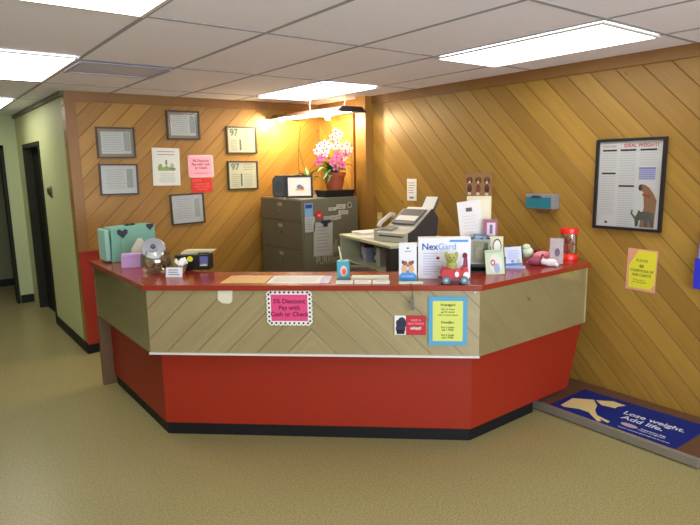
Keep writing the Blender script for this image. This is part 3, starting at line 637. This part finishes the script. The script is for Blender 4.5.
obj('chain', MB().tube([(0, .10, .047), (-.01, .10, .12), (.0, .10, .178)], .006, 6), WC, t)

# ---------------------------------------------------------------- fax table, fax machine
A1 = -11.6   # table's front edge runs from far left to near right
t = thing('fax_table', 'pale topped hutch table behind the counter carrying the fax machine', 'table', (3.05, 3.45, 0), 90 + A1)   # local x along the front towards the back wall, local -y into the table
PALE = mat('pale_laminate', (196, 200, 170), .45); DK = mat('dark_side', (44, 42, 40), .5)
g = MB(); g.box(0, .99, -.70, 0, 1.125, 1.15); obj('tabletop', g, PALE, t, bevel=.003)
obj('side_panel', MB().box(.965, .985, -.68, -.01, .75, 1.124), PALE, t)
obj('side_panel', MB().box(.005, .03, -.68, -.005, 0, 1.124).box(.03, .09, -.02, -.006, .76, 1.124), DK, t)
obj('back_panel', MB().box(.03, .965, -.69, -.675, .75, 1.124), mat('grey_back', (96, 98, 86), .6), t)
obj('shelf', MB().box(.031, .964, -.66, -.03, .90, .915), PALE, t)
obj('desktop', MB().box(0, .99, -.70, .0, .72, .75), PALE, t)
obj('leg', MB().box(.95, .985, -.04, -.005, 0, .72), PALE, t); obj('leg', MB().box(.95, .985, -.68, -.645, 0, .72), PALE, t)
Rt = Matrix.Rotation(R(90 + A1), 2)
def TW(x, y): p = Rt @ Vector((x, y)) + Vector((3.05, 3.45)); return p.x, p.y
cols = [((60, 80, 130), 'blue'), ((130, 44, 44), 'dark red'), ((170, 168, 160), 'pale grey'), ((56, 60, 52), 'dark green'), ((150, 160, 190), 'pale blue'), ((96, 60, 60), 'brown')]
for i, (rgb, nm) in enumerate(cols):
    x, y = TW(.16 + i * .13, -.16 - .05 * (i % 2))
    q = thing('storage_box', nm + ' small box on the shelf under the fax table top', 'box', (x, y, .9155), 90 + A1, 'boxes under the fax table top')
    hh = .09 + .035 * (i % 3)
    obj('carton', MB().box(-.038, .038, -.05, .05, 0, hh), mat('box_' + nm.replace(' ', '_'), rgb, .6), q); obj('label', MB().box(-.025, .025, .0502, .052, hh * .3, hh * .75), mat('greyish_paper'), q)
# paper piles on the table
for (x, y, ww, dd, hh, rz, lab) in ((.84, -.26, .22, .30, .025, 6, 'low stack of white papers at the left end of the fax table'), (.63, -.53, .18, .24, .075, -6, 'taller uneven stack of white papers behind fax machine left side'), (.60, -.14, .20, .20, .006, 12, 'loose white sheets at the front edge of the fax table')):
    wx, wy = TW(x, y); q = thing('paper_stack', lab, 'papers', (wx, wy, 1.1505), 90 + A1 + rz, 'papers on the fax table')
    g = MB(); n = max(2, int(hh / .008))
    for k in range(n): a = random.uniform(-.05, .05); g.box(-ww / 2, ww / 2, -dd / 2, dd / 2, k * hh / n, (k + .9) * hh / n, 0, xf((random.uniform(-.012, .012), random.uniform(-.012, .012), 0), (0, 0, a)))
    obj('sheets', g, WHITE, q)
# fax machine : local -y = front (towards -X), x along table to near end
FX = thing('fax_machine', 'light grey and charcoal fax machine with slanted paper tray on table', 'fax machine', (3.22, 3.62, 1.1505), -80)
FG = mat('fax_grey', (196, 192, 182), .4); FD = mat('fax_charcoal', (62, 60, 66), .4)
def side(mb, prof, x0, x1, mi=0):     # profile in y,z extruded along x
    n = len(prof); mb.add([(x0, y, z) for y, z in prof] + [(x1, y, z) for y, z in prof], [tuple(range(n)), tuple(range(n, 2 * n))[::-1]] + [(i, (i + 1) % n, n + (i + 1) % n, n + i) for i in range(n)], mi)
pr_ = [(-.02, 0), (.42, 0), (.44, .18), (.36, .255), (.10, .105), (-.02, .08)]
g = MB(); side(g, pr_, -.155, .147); obj('housing', g, FG, FX, bevel=.006)
g = MB(); side(g, [(.02, .004), (.42, .004), (.445, .18), (.36, .262), (.10, .108), (.02, .08)], .148, .163); obj('side_cover', g, FD, FX, bevel=.003)
obj('front_slot', MB().box(-.13, .12, -.024, -.019, .045, .055), BLKP, FX)
obj('paper_input', MB().box(-.12, .12, 0, .22, 0, .012, mx=xf((0, .14, .138), (R(29), 0, 0))), mat('fax_inner', (96, 94, 92), .5), FX)
obj('document', MB().box(-.105, .105, 0, .22, 0, .003, mx=xf((0, .17, .168), (R(27), 0, 0))), WHITE, FX)
obj('paper_tray', MB().box(-.02, .13, 0, .012, 0, .16, mx=xf((0, .40, .215), (R(-38), 0, 0))), FD, FX)
obj('paper', MB().box(-.005, .115, -.004, -.001, .02, .175, mx=xf((0, .40, .215), (R(-38), 0, 0))), WHITE, FX)
obj('control_panel', MB().box(-.14, -.02, 0, .09, 0, .01, mx=xf((0, .02, .092), (R(13), 0, 0))), mat('fax_panel', (150, 146, 140), .4), FX)
g = MB(); g.tube([(-.175, .03, .115), (-.175, .06, .150), (-.175, .20, .215), (-.175, .24, .20)], [.022, .018, .018, .024], 8); obj('handset', g, FG, FX, smooth=True)
obj('cradle', MB().box(-.205, -.155, .0, .26, 0, .10), FG, FX)

# office chair behind the counter
t = thing('office_chair', 'grey office chair back just showing above the counter, before the fax table', 'office chair', (2.80, 3.60, 0), -42)
CH = mat('chair_fabric', (92, 86, 76), .8)
obj('backrest', MB().plate([(-.2, 0), (.2, 0), (.20, .22), (.17, .33), (.08, .37), (-.08, .37), (-.17, .33), (-.20, .22)], .16, .21, mx=xf((0, 0, .60))), CH, t, bevel=.02)
obj('seat', MB().prism([(-.22, -.22), (.22, -.22), (.23, .18), (-.23, .18)], .44, .51), CH, t, bevel=.02)
obj('back_post', MB().box(-.03, .03, .13, .20, .40, .62), BLKP, t); obj('gas_post', MB().lathe([(.03, .08), (.03, .44)], 14), BLKP, t)
for k in range(5):
    a = k * 2 * math.pi / 5; q = obj('base_arm', MB().tube([(0, 0, .09), (.20 * math.cos(a), .20 * math.sin(a), .07)], [.025, .016], 8), BLKP, t)
    obj('caster', MB().ball((.21 * math.cos(a), .21 * math.sin(a), .027), .026, .026, .027, 10, 6), BLKP, q)

# ---------------------------------------------------------------- clutter on the counter
Z = ZC + .0005
# left wing
t = thing('document_case', 'large mint green upright file box with dark heart decorations on counter', 'file box', (1.25, 4.72, Z), 3)
MINT = mat('mint_plastic', (118, 172, 152), .45, noise=.04, nscale=4); MINT2 = mat('pale_mint', (142, 184, 172), .45)
obj('case_body', MB().plate([(0, 0), (.35, 0), (.35, .285), (.01, .275)], .03, .20), MINT, t, bevel=.006)
obj('front_flap', MB().box(.075, .355, .012, .029, .0, .28), MINT, t, bevel=.003)
obj('side_gusset', MB().box(-.04, -.001, .04, .22, .01, .265), MINT2, t, bevel=.01)
HT = mat('dark_heart', (34, 34, 50), .5)
g = MB(); g.plate([(0, -.042), (.04, .0), (.042, .022), (.022, .034), (0, .018), (-.022, .034), (-.042, .022), (-.04, 0)], -.004, 0, mx=xf((.09, .0118, .23))); obj('heart', g, HT, t)
g = MB(); g.plate([(0, -.03), (.03, .0), (.03, .02), (-.03, .02), (-.03, 0)], -.004, 0, mx=xf((.315, .0118, .268))); obj('heart', g, HT, t)
g = MB(); g.ball((.16, .1, .288), .022, .02, .010).ball((.205, .1, .288), .022, .02, .010); obj('latch', g, HT, t)
t = thing('lavender_box', 'lavender card box in front of the mint file box', 'box', (1.315, 4.45, Z), -22)
obj('carton', MB().box(-.075, .075, -.05, .05, 0, .102), mat('lavender_card', (186, 150, 200), .6), t, bevel=.002)
obj('lid_line', MB().box(-.076, .076, -.051, .051, .078, .081), mat('lavender_dark', (150, 118, 168), .6), t)
t = thing('folded_napkin', 'folded white paper standing between lavender box and glass jar', 'napkin', (1.40, 4.56, Z), -20)
obj('sheet', MB().plate([(-.07, 0), (.07, 0), (.08, .10), (.03, .20), (.0, .20), (-.05, .12)], -.01, .01), mat('white_tissue', (206, 206, 186), .8), t)
t = thing('treat_jar', 'glass pet treat jar with a slanted round metal lid on the left of the counter', 'jar', (1.375, 4.10, Z), -20)
GLS = clear_mat('jar_glass', (246, 248, 244), .08, .06)
obj('glass_body', MB().lathe([(.07, 0), (.098, .02), (.108, .07), (.10, .13), (.08, .165), (.077, .165), (.096, .13), (.103, .07), (.094, .024), (.0, .008)], 28, cap=False), GLS, t, smooth=True)
g = MB()
for k in range(60):
    a = random.uniform(0, 6.28); r_ = random.uniform(0, .075); z = random.uniform(.022, .115); g.ball((0, 0, 0), .017, .009, .008, 6, 4, k % 3, xf((r_ * math.cos(a), r_ * math.sin(a), z), (random.uniform(0, 3), random.uniform(0, 3), random.uniform(0, 3))))
o = obj('treats', g, [mat('treat_brown', (136, 98, 54), .8), mat('treat_tan', (178, 146, 92), .8), mat('treat_dark', (96, 62, 44), .8)], t); o['kind'] = 'stuff'
lid = obj('lid', MB().lathe([(.0, .022), (.028, .020), (.034, .008), (.078, .004), (.084, -.006), (.0, -.008)], 30, cap=False), mat('brushed_lid', (176, 178, 190), .3, metal=.55), t, loc=(-.01, -.035, .175), rot=(R(60), 0, 0), smooth=True)
obj('lid_knob', MB().lathe([(.012, .02), (.012, .034), (.02, .042), (.014, .05)], 14), mat('dark_knob', (90, 100, 130), .3, metal=.5), lid)
t = thing('treat_basket', 'low basket of mixed brown and white packets beside the glass treat jar', 'basket', (1.475, 3.93, Z), -30)
obj('basket_body', MB().lathe([(.035, 0), (.058, .055), (.061, .055), (.038, 0)], 22, cap=False).lathe([(0, .004), (.036, .004)], 22, cap=False), mat('straw', (140, 108, 58), .8, noise=.3, nscale=90), t)
for k in range(9):
    a = k * 2.4; r_ = .008 + .004 * k
    obj('packet', MB().box(-.022, .022, -.006, .006, -.018, .03, mx=xf((r_ * math.cos(a), r_ * math.sin(a), .055 + .01 * (k % 3)), (random.uniform(-.7, .7), random.uniform(-.7, .7), a))), [mat('packet_tan', (190, 166, 110), .5), mat('packet_olive', (120, 116, 50), .5), WHITE][k % 3], t)
t = thing('card_tent', 'small white printed card standing before the treat jar', 'card', (1.39, 3.80, Z), -42, None, (R(-14), 0))
obj('card', MB().box(-.058, .058, -.002, .002, .0, .068), mat('cool_white_card', (214, 216, 226), .6), t)
g = MB(); lines(g, -.04, .04, .05, .02, 3, -.003, -.0021, 0, .006); obj('print', g, INK, t)
t = thing('desk_organizer', 'black card organizer box with yellow sticker on the left of the counter', 'organizer', (1.635, 4.03, Z), -38)
obj('box', MB().box(-.125, .125, -.06, .06, 0, .11), mat('black_glossy', (26, 26, 34), .25), t, bevel=.004)
obj('divider', MB().box(.048, .056, -.066, -.06, 0, .128).box(.118, .126, -.066, -.06, 0, .128).box(.048, .126, -.066, -.0605, .12, .128), BLKP, t)
obj('sticker', MB().ell(-.015, .082, .022, .02, -.0635, -.0605), mat('yellow_sticker', (226, 214, 30), .5), t)
obj('blue_card', MB().box(.058, .116, -.0645, -.0605, .04, .10), mat('violet_card', (86, 92, 150), .5), t)
obj('pale_card', MB().plate([(.052, .03), (.11, .03), (.11, .05), (.06, .045)], -.0645, -.0605), DOC2, t)
t = thing('paper_stack', 'white papers and envelopes lying across the black card organizer', 'papers', (1.67, 4.07, Z + .1105), -30)
g = MB()
for k in range(4): g.box(-.11, .11, -.04, .04, k * .006, k * .006 + .004, 0, xf((0.01 * k, 0, 0), (0, 0, -.12 * k + .1)))
obj('sheets', g, mat('cream_paper', (216, 206, 170), .7), t)
t = thing('black_stapler', 'flat black stapler behind the organizer', 'stapler', (1.60, 4.20, Z), -30)
obj('stapler_base', MB().box(-.08, .08, -.02, .02, 0, .012), BLKP, t); obj('stapler_arm', MB().box(-.08, .085, -.017, .017, 0, .03, mx=xf((0, 0, .03), (0, R(-6), 0))), BLKP, t, bevel=.005); obj('hinge', MB().box(.05, .085, -.018, .018, .012, .035), BLKP, t)

def at(s, d): x, y = W(s, d); return (x, y, Z)
def flat(name, label, cat, s, d, w_, dep, m, rz=0, h=.003, group=None):
    t = thing(name, label, cat, at(s, d), TH + rz, group); obj('sheet', MB().box(-w_ / 2, w_ / 2, -dep / 2, dep / 2, 0, h), m, t); return t
q = flat('manila_folder', 'tan manila folder lying flat on the front of the counter', 'folder', .63, .155, .29, .24, mat('manila', (214, 168, 104), .6), h=.004)
obj('tab', MB().box(-.10, 0, .12, .135, 0, .0035), MATS['manila'], q)
q = flat('form_sheet', 'wide white form lying flat beside the manila folder', 'papers', .955, .15, .34, .24, WHITE, h=.004)
g = MB(); lines(g, -.15, .15, .1, .1, 1, 0, .001)
g = MB()
for k in range(6): g.box(-.14, .14, -.09 + k * .03, -.086 + k * .03, .004, .0044)
obj('print', g, mat('pale_grey_print'), q)
flat('lavender_sheet', 'narrow lavender strip of paper at the right end of the white form', 'papers', 1.155, .15, .055, .23, mat('lavender_paper', (196, 184, 222), .6), h=.004)
t = thing('printed_box', 'teal box printed with a red and white picture near the middle of the counter', 'box', at(1.262, .20), TH)
obj('carton', MB().box(-.038, .038, -.035, .035, 0, .118), mat('teal_blue_card', (60, 160, 180), .5), t, bevel=.002)
g = MB(); g.ell(.005, .055, .022, .035, -.037, -.0351, 0); g.ell(.008, .05, .014, .022, -.038, -.037, 1); obj('print', g, [mat('peach_print', (226, 190, 180), .6), mat('coral_print', (214, 90, 80), .6)], t)
obj('pen', MB().tube([(-.01, .01, .10), (-.03, .02, .21)], .005, 8), mat('cream_pen', (200, 200, 160), .4), t)
for s_, lab in ((1.285, 'leftmost small stack of business cards along the counter front edge'), (1.40, 'middle small stack of white business cards on counter'), (1.515, 'rightmost small stack of white business cards beside white leaflet box')):
    t = thing('business_card_stack', lab, 'business cards', at(s_, .045), TH, 'business card stacks on the counter')
    obj('cards', MB().box(-.053, .053, -.03, .03, 0, .014), mat('card_stock', (214, 212, 200), .6), t); g = MB(); g.box(-.035, .035, -.02, -.017, .014, .0144); g.box(-.025, .03, -.008, -.005, .014, .0144); obj('print', g, INK, t)
t = thing('card_strip', 'long pale card strip lying behind the business card stacks', 'papers', at(1.44, .16), TH); obj('sheet', MB().box(-.12, .12, -.04, .04, 0, .022), mat('cream_strip', (204, 202, 180), .6), t)
t = thing('acrylic_strip', 'pale green acrylic strip on the counter front edge before the leaflet box', 'tray', at(1.70, .02), TH); obj('strip', MB().box(-.075, .075, -.018, .018, 0, .014), mat('pale_green_acrylic', (186, 204, 170), .3), t, bevel=.002)
# leaflet box with dogs
t = thing('leaflet_box', 'tall white carton with two puppies and a blue base on the counter', 'carton', at(1.682, .135), TH)
obj('carton', MB().box(-.056, .056, -.025, .025, 0, .24), mat('glossy_white_card', (222, 224, 230), .35), t, bevel=.001)
g = MB(); g.plate([(-.055, .002), (.055, .002), (.055, .035), (.03, .06), (0, .07), (-.03, .06), (-.055, .035)], -.0265, -.0252); obj('blue_base', g, mat('product_blue', (60, 140, 215), .4), t)
g = MB()
for sx_ in (-1, 1):
    g.ell(sx_ * .022, .078, .018, .028, -.028, -.0266, 0, 14); g.ell(sx_ * .018, .115, .015, .014, -.029, -.0275, 1, 14); g.ell(sx_ * .032, .122, .006, .012, -.0295, -.028, 2, 10)
g.ell(0, .10, .008, .008, -.03, -.029, 3, 10)
obj('puppy_picture', g, [mat('sand_fur', (206, 170, 130), .6), mat('red_brown_fur', (150, 84, 60), .6), mat('dark_fur'), mat('red_magnet')], t)
obj('print', MB().ell(0, .21, .009, .006, -.0265, -.0252).box(-.02, .02, -.0265, -.0252, .188, .192), INK, t)
text('lettering', 'HEARTGARD', .013, WHITE, t, (0, -.0275, .03))
# large white box
t = thing('medicine_box', 'large white carton with blue lettering standing on the counter, plush toy before it', 'carton', at(1.915, .22), TH)
obj('carton', MB().box(-.166, .166, -.04, .04, 0, .265), MATS['glossy_white_card'], t, bevel=.0015)
DB = mat('deep_blue_print', (30, 70, 170), .5); LB = mat('light_blue_print', (110, 160, 220), .5)
text('lettering', 'Nex', .058, DB, t, (-.092, -.0412, .207), bold=.0012); text('lettering', 'Gard', .056, LB, t, (.018, -.0412, .207), bold=.0004)
obj('blue_band', MB().plate([(.03, .238), (.15, .238), (.15, .252), (.035, .252)], -.0415, -.0402), mat('product_blue'), t)
g = MB(); lines(g, -.135, .0, .165, .03, 9, -.0415, -.0402, 0, .005, .6); obj('print', g, mat('pale_violet'), t)
obj('emblem', MB().ell(-.04, .135, .011, .010, -.0425, -.0402), mat('maroon_print'), t); obj('emblem', MB().ell(.13, .15, .016, .02, -.0425, -.0402), mat('maroon_print'), t)
# plush on a red toy wagon
t = thing('toy_wagon', 'small red toy truck with a yellow green plush rider before the white carton', 'toy truck', at(1.965, .055), TH)
RT = mat('toy_red', (186, 26, 44), .4)
obj('truck_body', MB().plate([(-.075, .03), (.08, .03), (.088, .06), (.082, .10), (.05, .105), (.045, .085), (-.01, .085), (-.015, .095), (-.07, .095), (-.085, .06)], -.045, .045), RT, t, bevel=.008)
obj('bumper', MB().box(-.095, .10, -.05, .05, .022, .034), mat('dusty_purple', (110, 70, 96), .5), t, bevel=.003)
for x, y in ((-.05, -.048), (.06, -.048), (-.05, .048), (.06, .048)):
    q = obj('wheel', MB().lathe([(.024, -.012), (.026, 0), (.024, .012)], 18, mx=xf((x, y, .026), (R(90), 0, 0))), mat('grey_teal_wheel', (84, 110, 120), .5), t)
    obj('hub', MB().lathe([(.010, -.014), (.010, .014)], 12, mx=xf((x, y, .026), (R(90), 0, 0))), mat('pale_hub', (170, 190, 195), .4), q)
obj('badge', MB().ell(.073, .055, .02, .022, -.052, -.045).ell(.015, .062, .013, .017, -.052, -.045), mat('badge_white', (230, 222, 226), .5), t)
g = MB(); g.ball((-.015, 0, .11), .034, .03, .035); g.ball((-.015, -.005, .155), .036, .03, .03); g.ball((-.045, 0, .175), .012, .008, .02); g.ball((.015, 0, .175), .012, .008, .02); g.ball((-.015, -.035, .148), .014, .01, .011)
obj('plush_rider', g, mat('yellow_green_plush', (160, 162, 92), .9, noise=.2, nscale=60), t, smooth=True)
g = MB(); g.ball((-.026, -.033, .162), .004).ball((-.002, -.033, .162), .004).ball((-.015, -.045, .15), .004); obj('eyes', g, BLKP, t)
obj('spare_flag', MB().plate([(.055, .10), (.085, .10), (.08, .16), (.06, .15)], -.01, .01), mat('maroon_plush', (140, 60, 84), .8), t)

# card rack with greeting cards
RZ = -50
rk = thing('card_rack', 'black stepped card rack holding greeting cards at the right of the counter', 'card rack', (3.05, 2.56, Z), RZ)
obj('base', MB().box(-.09, .09, -.07, .09, 0, .012), BLKP, rk)
g = MB(); side(g, [(-.07, .012), (.09, .012), (.09, .22), (.07, .22), (-.05, .13), (-.07, .05)], -.09, -.082); obj('side_wall', g, BLKP, rk)
g = MB(); side(g, [(-.07, .012), (.09, .012), (.09, .22), (.07, .22), (-.05, .13), (-.07, .05)], .082, .09); obj('side_wall', g, BLKP, rk)
obj('back', MB().box(-.082, .082, .08, .09, .012, .22), BLKP, rk); obj('shelf', MB().box(-.082, .082, -.06, .0, .04, .05).box(-.082, .082, .0, .08, .10, .11), BLKP, rk)
def card(label, x, y, z, w_, h_, rgb, rz=RZ, lean=-10, roll=0, inner=None, name='greeting_card', grp='greeting cards on the counter', cat='card', th=.003):
    t = thing(name, label, cat, (x, y, z), rz, grp, (R(lean), R(roll)))
    obj('card', MB().box(-w_ / 2, w_ / 2, -th / 2, th / 2, 0, h_), mat('card_%d_%d_%d' % rgb, rgb, .55), t)
    if inner:
        g = MB(); ms = []
        for k, (shape, cx, cz, a, c, col) in enumerate(inner):
            ms.append(mat('print_%d_%d_%d' % col, col, .6)); y1 = -th / 2 - .0002 - k * .0006
            if shape == 'e': g.ell(cx * w_, cz * h_, a * w_, c * h_, y1 - .001, y1, k)
            elif shape == 'b': g.box((cx - a) * w_, (cx + a) * w_, y1 - .001, y1, (cz - c) * h_, (cz + c) * h_, k)
            elif shape == 'l': lines(g, (cx - a) * w_, (cx + a) * w_, (cz + c) * h_, (cz - c) * h_, 6, y1 - .001, y1, k, .004)
        obj('print', g, ms, t)
    return t
def rw(dx, dy):
    c_, s_ = math.cos(R(RZ)), math.sin(R(RZ)); return 3.05 + dx * c_ - dy * s_, 2.56 + dx * s_ + dy * c_
x, y = rw(.005, .20); card('tall cream sheet standing furthest back behind the card rack', x, y, Z, .17, .50, (214, 206, 176), lean=-3, name='paper_sheet', grp=None, cat='paper', inner=[('b', .0, .5, .42, .45, (224, 216, 190))])
x, y = rw(-.012, .14); card('tall white sheet with small dark emblem tilted behind the card rack', x, y, Z + .012, .165, .46, (226, 222, 222), lean=-4, roll=-7, name='paper_sheet', grp=None, cat='paper', inner=[('b', -.02, .87, .13, .03, (90, 84, 96)), ('l', 0, .65, .3, .12, (206, 200, 204)), ('b', -.1, .22, .25, .1, (222, 206, 130)), ('e', -.1, .22, .1, .05, (230, 226, 214))])
x, y = rw(.085, .11); card('mauve bordered greeting card at the top right of the card rack', x, y, Z + .22, .095, .125, (150, 88, 116), inner=[('b', .05, .45, .3, .36, (214, 198, 214)), ('b', .05, .45, .1, .25, (120, 90, 130))], lean=-6)
x, y = rw(.015, .055); card('slate blue greeting card peeking above the silver photo card', x, y, Z + .165, .10, .085, (74, 104, 140), inner=[('b', 0, .5, .38, .35, (130, 160, 190)), ('e', .1, .5, .15, .2, (40, 60, 90))], lean=-25, roll=5)
x, y = rw(.02, -.03); card('grey silver photo card in the front of the black rack', x, y, Z + .052, .13, .17, (150, 148, 140), inner=[('b', 0, .5, .4, .42, (124, 128, 104)), ('e', -.05, .45, .2, .25, (150, 146, 124)), ('b', .28, .6, .1, .25, (60, 80, 70))], lean=-8)
x, y = rw(.125, .0); card('cream greeting card with an oval wreath right of the photo card', x, y, Z + .105, .088, .135, (206, 204, 168), inner=[('e', .05, .5, .33, .38, (60, 62, 70)), ('e', .05, .5, .26, .31, (226, 224, 216))], lean=-6)
obj('side_clip', MB().box(.09, .17, .02, .05, .09, .10), BLKP, rk)
card('pale green greeting card standing alone in front of the rack', 3.04, 2.395, Z, .12, .165, (196, 212, 182), lean=-10, roll=-5, inner=[('e', .05, .45, .34, .38, (218, 220, 208)), ('e', -.1, .48, .13, .13, (180, 84, 90)), ('e', -.1, .48, .07, .07, (226, 214, 206)), ('e', .1, .25, .16, .2, (160, 170, 206)), ('b', 0, .93, .45, .04, (170, 190, 160))])
card('small dark photo card between the green and the blue white cards', 3.19, 2.46, Z, .05, .095, (90, 84, 84), inner=[('e', 0, .5, .3, .3, (160, 140, 120))])
t = card('white card with pale blue pattern in a blue based holder', 3.335, 2.47, Z + .012, .115, .135, (206, 214, 236), lean=-10, roll=-5, inner=[('l', .05, .6, .35, .2, (170, 184, 220)), ('b', 0, .08, .48, .07, (90, 120, 190)), ('e', .28, .25, .12, .1, (180, 190, 120)), ('e', -.05, .25, .1, .08, (130, 150, 180))])
t = thing('card_holder', 'low blue and white base holding the pale blue patterned card', 'card holder', (3.325, 2.46, Z), RZ); obj('base', MB().box(-.075, .075, -.025, .025, 0, .012), mat('pale_blue_base', (170, 186, 220), .4), t)
# soft toys pile
def plush(label, x, y, rz, body, blobs):
    t = thing('plush_toy', label, 'plush toy', (x, y, Z), rz, 'plush toys at the right end of the counter')
    g = MB()
    for (cx, cy, cz, rx, ry, rz_) in blobs[0]: g.ball((cx, cy, cz), rx, ry, rz_, 12, 8)
    obj('toy_body', g, mat(*body), t, smooth=True)
    for nm, ms_, bl in blobs[1]:
        g = MB()
        for (cx, cy, cz, rx, ry, rz_) in bl: g.ball((cx, cy, cz), rx, ry, rz_, 10, 6)
        obj(nm, g, mat(*ms_), t, smooth=True)
plush('pink plush animal lying on its side on the counter', 3.66, 2.46, -40, ('pink_plush', (226, 130, 150), .9), ([(0, 0, .045), ] and [(0, 0, .045, .075, .04, .04), (.075, -.01, .075, .04, .034, .034), (-.06, -.02, .02, .03, .018, .018), (.02, -.035, .02, .018, .03, .018), (.10, 0, .105, .012, .008, .018)], [('muzzle', ('pale_pink_plush', (240, 190, 196), .9), [(.105, -.025, .07, .016, .014, .013)]), ('eyes', ('black_plastic',), [(.09, -.04, .085, .004, .004, .004)])]))
plush('white plush lamb lying nearest the counter edge', 3.56, 2.33, -45, ('white_plush', (216, 206, 208), .9), ([(0, 0, .028, .05, .03, .028), (-.045, -.01, .035, .024, .02, .022), (.04, -.02, .014, .016, .012, .013)], [('ears', ('pink_plush',), [(-.05, .0, .055, .008, .006, .012)])]))
plush('maroon plush animal with dark back beside the pink one', 3.52, 2.42, -45, ('maroon_plush', (120, 40, 60), .9), ([(0, 0, .032, .062, .035, .03), (.05, 0, .05, .025, .02, .022), (-.055, 0, .02, .02, .014, .014)], [('ears', ('dark_fur',), [(.045, 0, .072, .01, .008, .012)])]))
plush('dark green and white plush sitting furthest back in the toy pile', 3.62, 2.60, -45, ('dark_green_plush', (58, 66, 58), .9), ([(-.06, 0, .05, .07, .045, .05), (-.10, 0, .09, .03, .03, .025)], [('belly', ('mint_white_plush', (200, 214, 190), .9), [(.03, -.01, .06, .045, .04, .05), (.02, -.01, .105, .03, .028, .025)]), ('scarf', ('brown_plush', (110, 60, 44), .9), [(.075, .01, .08, .03, .022, .022)])]))
t = thing('photo_stand', 'clear acrylic photo stand beside the red lidded jar', 'photo stand', (3.64, 2.335, Z), -57, None, (R(-5), 0))
obj('photo', MB().box(-.045, .045, -.001, .001, .008, .19), mat('mauve_photo', (196, 178, 182), .5, noise=.25, nscale=25), t)
obj('acrylic_sheet', MB().box(-.053, .053, -.006, -.002, 0, .20), clear_mat('acrylic', (252, 252, 253), .03, .08), t)
obj('figure_print', MB().ell(.005, .09, .018, .03, -.0018, -.0011), mat('purple_print', (110, 80, 130), .6), t)
t = thing('treat_canister', 'clear round canister of red treats with red lid and base', 'canister', (3.93, 2.42, Z))
JR = mat('bright_red_plastic', (222, 36, 28), .3)
obj('base', MB().lathe([(.0, 0), (.068, 0), (.070, .03), (.062, .045), (.0, .045)], 28, cap=False), JR, t, smooth=True)
obj('clear_body', MB().lathe([(.058, .045), (.058, .195), (.055, .195), (.055, .045)], 28, cap=False), GLS, t, smooth=True)
obj('lid', MB().lathe([(.0, .195), (.064, .195), (.066, .21), (.062, .235), (.0, .238)], 28, cap=False), JR, t, smooth=True)
g = MB()
for k in range(40): a = random.uniform(0, 6.28); r_ = random.uniform(0, .04); g.ball((0, 0, 0), .014, .010, .010, 6, 4, k % 2, xf((r_ * math.cos(a), r_ * math.sin(a), random.uniform(.055, .15)), (random.uniform(0, 3),) * 3))
o = obj('treats', g, [mat('treat_red', (170, 30, 36), .6), mat('treat_rose', (200, 90, 90), .6)], t); o['kind'] = 'stuff'
obj('white_spoon', MB().tube([(.02, -.035, .05), (.012, -.035, .185)], .006, 8), WHITE, t)

# ---------------------------------------------------------------- floor scale with blue mat
t = thing('floor_scale', 'low wooden pet floor scale with aluminium edge along the right wall', 'floor scale', (3.49, 2.325, 0), -90)   # local x = -Y, local y = +X
ALU = mat('aluminium', (150, 146, 140), .35, metal=.6)
obj('platform', MB().box(-.15, 1.07, .03, .62, .012, .062), mat('brown_platform', (92, 62, 46), .5, noise=.15, nscale=8), t, bevel=.003)
obj('edge_strip', MB().box(-.11, 1.07, .0, .029, .008, .066), ALU, t, bevel=.004)
for x in (.06, .55, 1.03):
    for y in (.06, .5): obj('foot', MB().box(x - .03, x + .03, y, y + .06, 0, .012), BLKP, t)
m = obj('mat', MB().prism([(.07, .03), (.925, .035), (.935, .50), (.075, .47)], .0625, .068), mat('royal_blue_vinyl', (12, 34, 112), .6, spec=.2), t, loc=(0, 0, 0))
m['label'] = 'royal blue advertising mat with white lettering'
ox, oy = .095, -.01
cream = mat('cream_print', (208, 188, 130), .5); MW = mat('mat_white_print', (196, 200, 214), .5)
d1 = [(0.029, 0.069), (0.015, 0.243), (0.131, 0.333), (0.2, 0.255), (0.229, 0.176), (0.285, 0.106), (0.392, 0.078), (0.389, 0.048), (0.321, 0.07), (0.353, 0.041), (0.335, 0.019), (0.22, 0.109), (0.148, 0.107), (0.061, 0.06)]
d2 = [(0.145, 0.337), (0.234, 0.413), (0.33, 0.41), (0.301, 0.347), (0.305, 0.311), (0.214, 0.288)]
for pl in (d1, d2): obj('animal_silhouette', MB().prism([(x + ox, y + oy + .015) for x, y in pl], .0682, .0692), cream, m)
text('lettering', 'Lose weight.', .082, MW, m, (.575 + ox, .305, .0692), rot=(0, 0, R(2)), bold=.0012, sx=.95)
text('lettering', 'Add life.', .082, MW, m, (.54 + ox, .222, .0692), rot=(0, 0, R(2)), bold=.0012, sx=.98)
obj('logo', MB().prism([(.50 + ox + .055 * math.cos(k * .314), .125 + .026 * math.sin(k * .314)) for k in range(20)], .0682, .0692), mat('logo_pink', (176, 150, 170), .5), m)
text('lettering', 'Prescription Diet', .022, MW, m, (.65 + ox, .135, .0692), rot=(0, 0, R(2)), bold=.0003); text('lettering', 'Weight management', .02, MW, m, (.65 + ox, .11, .0692), rot=(0, 0, R(2)))
text('lettering', 'Ask your veterinarian about weight loss for your pet', .015, MW, m, (.62 + ox, .065, .0692), rot=(0, 0, R(2)), bold=.0002)
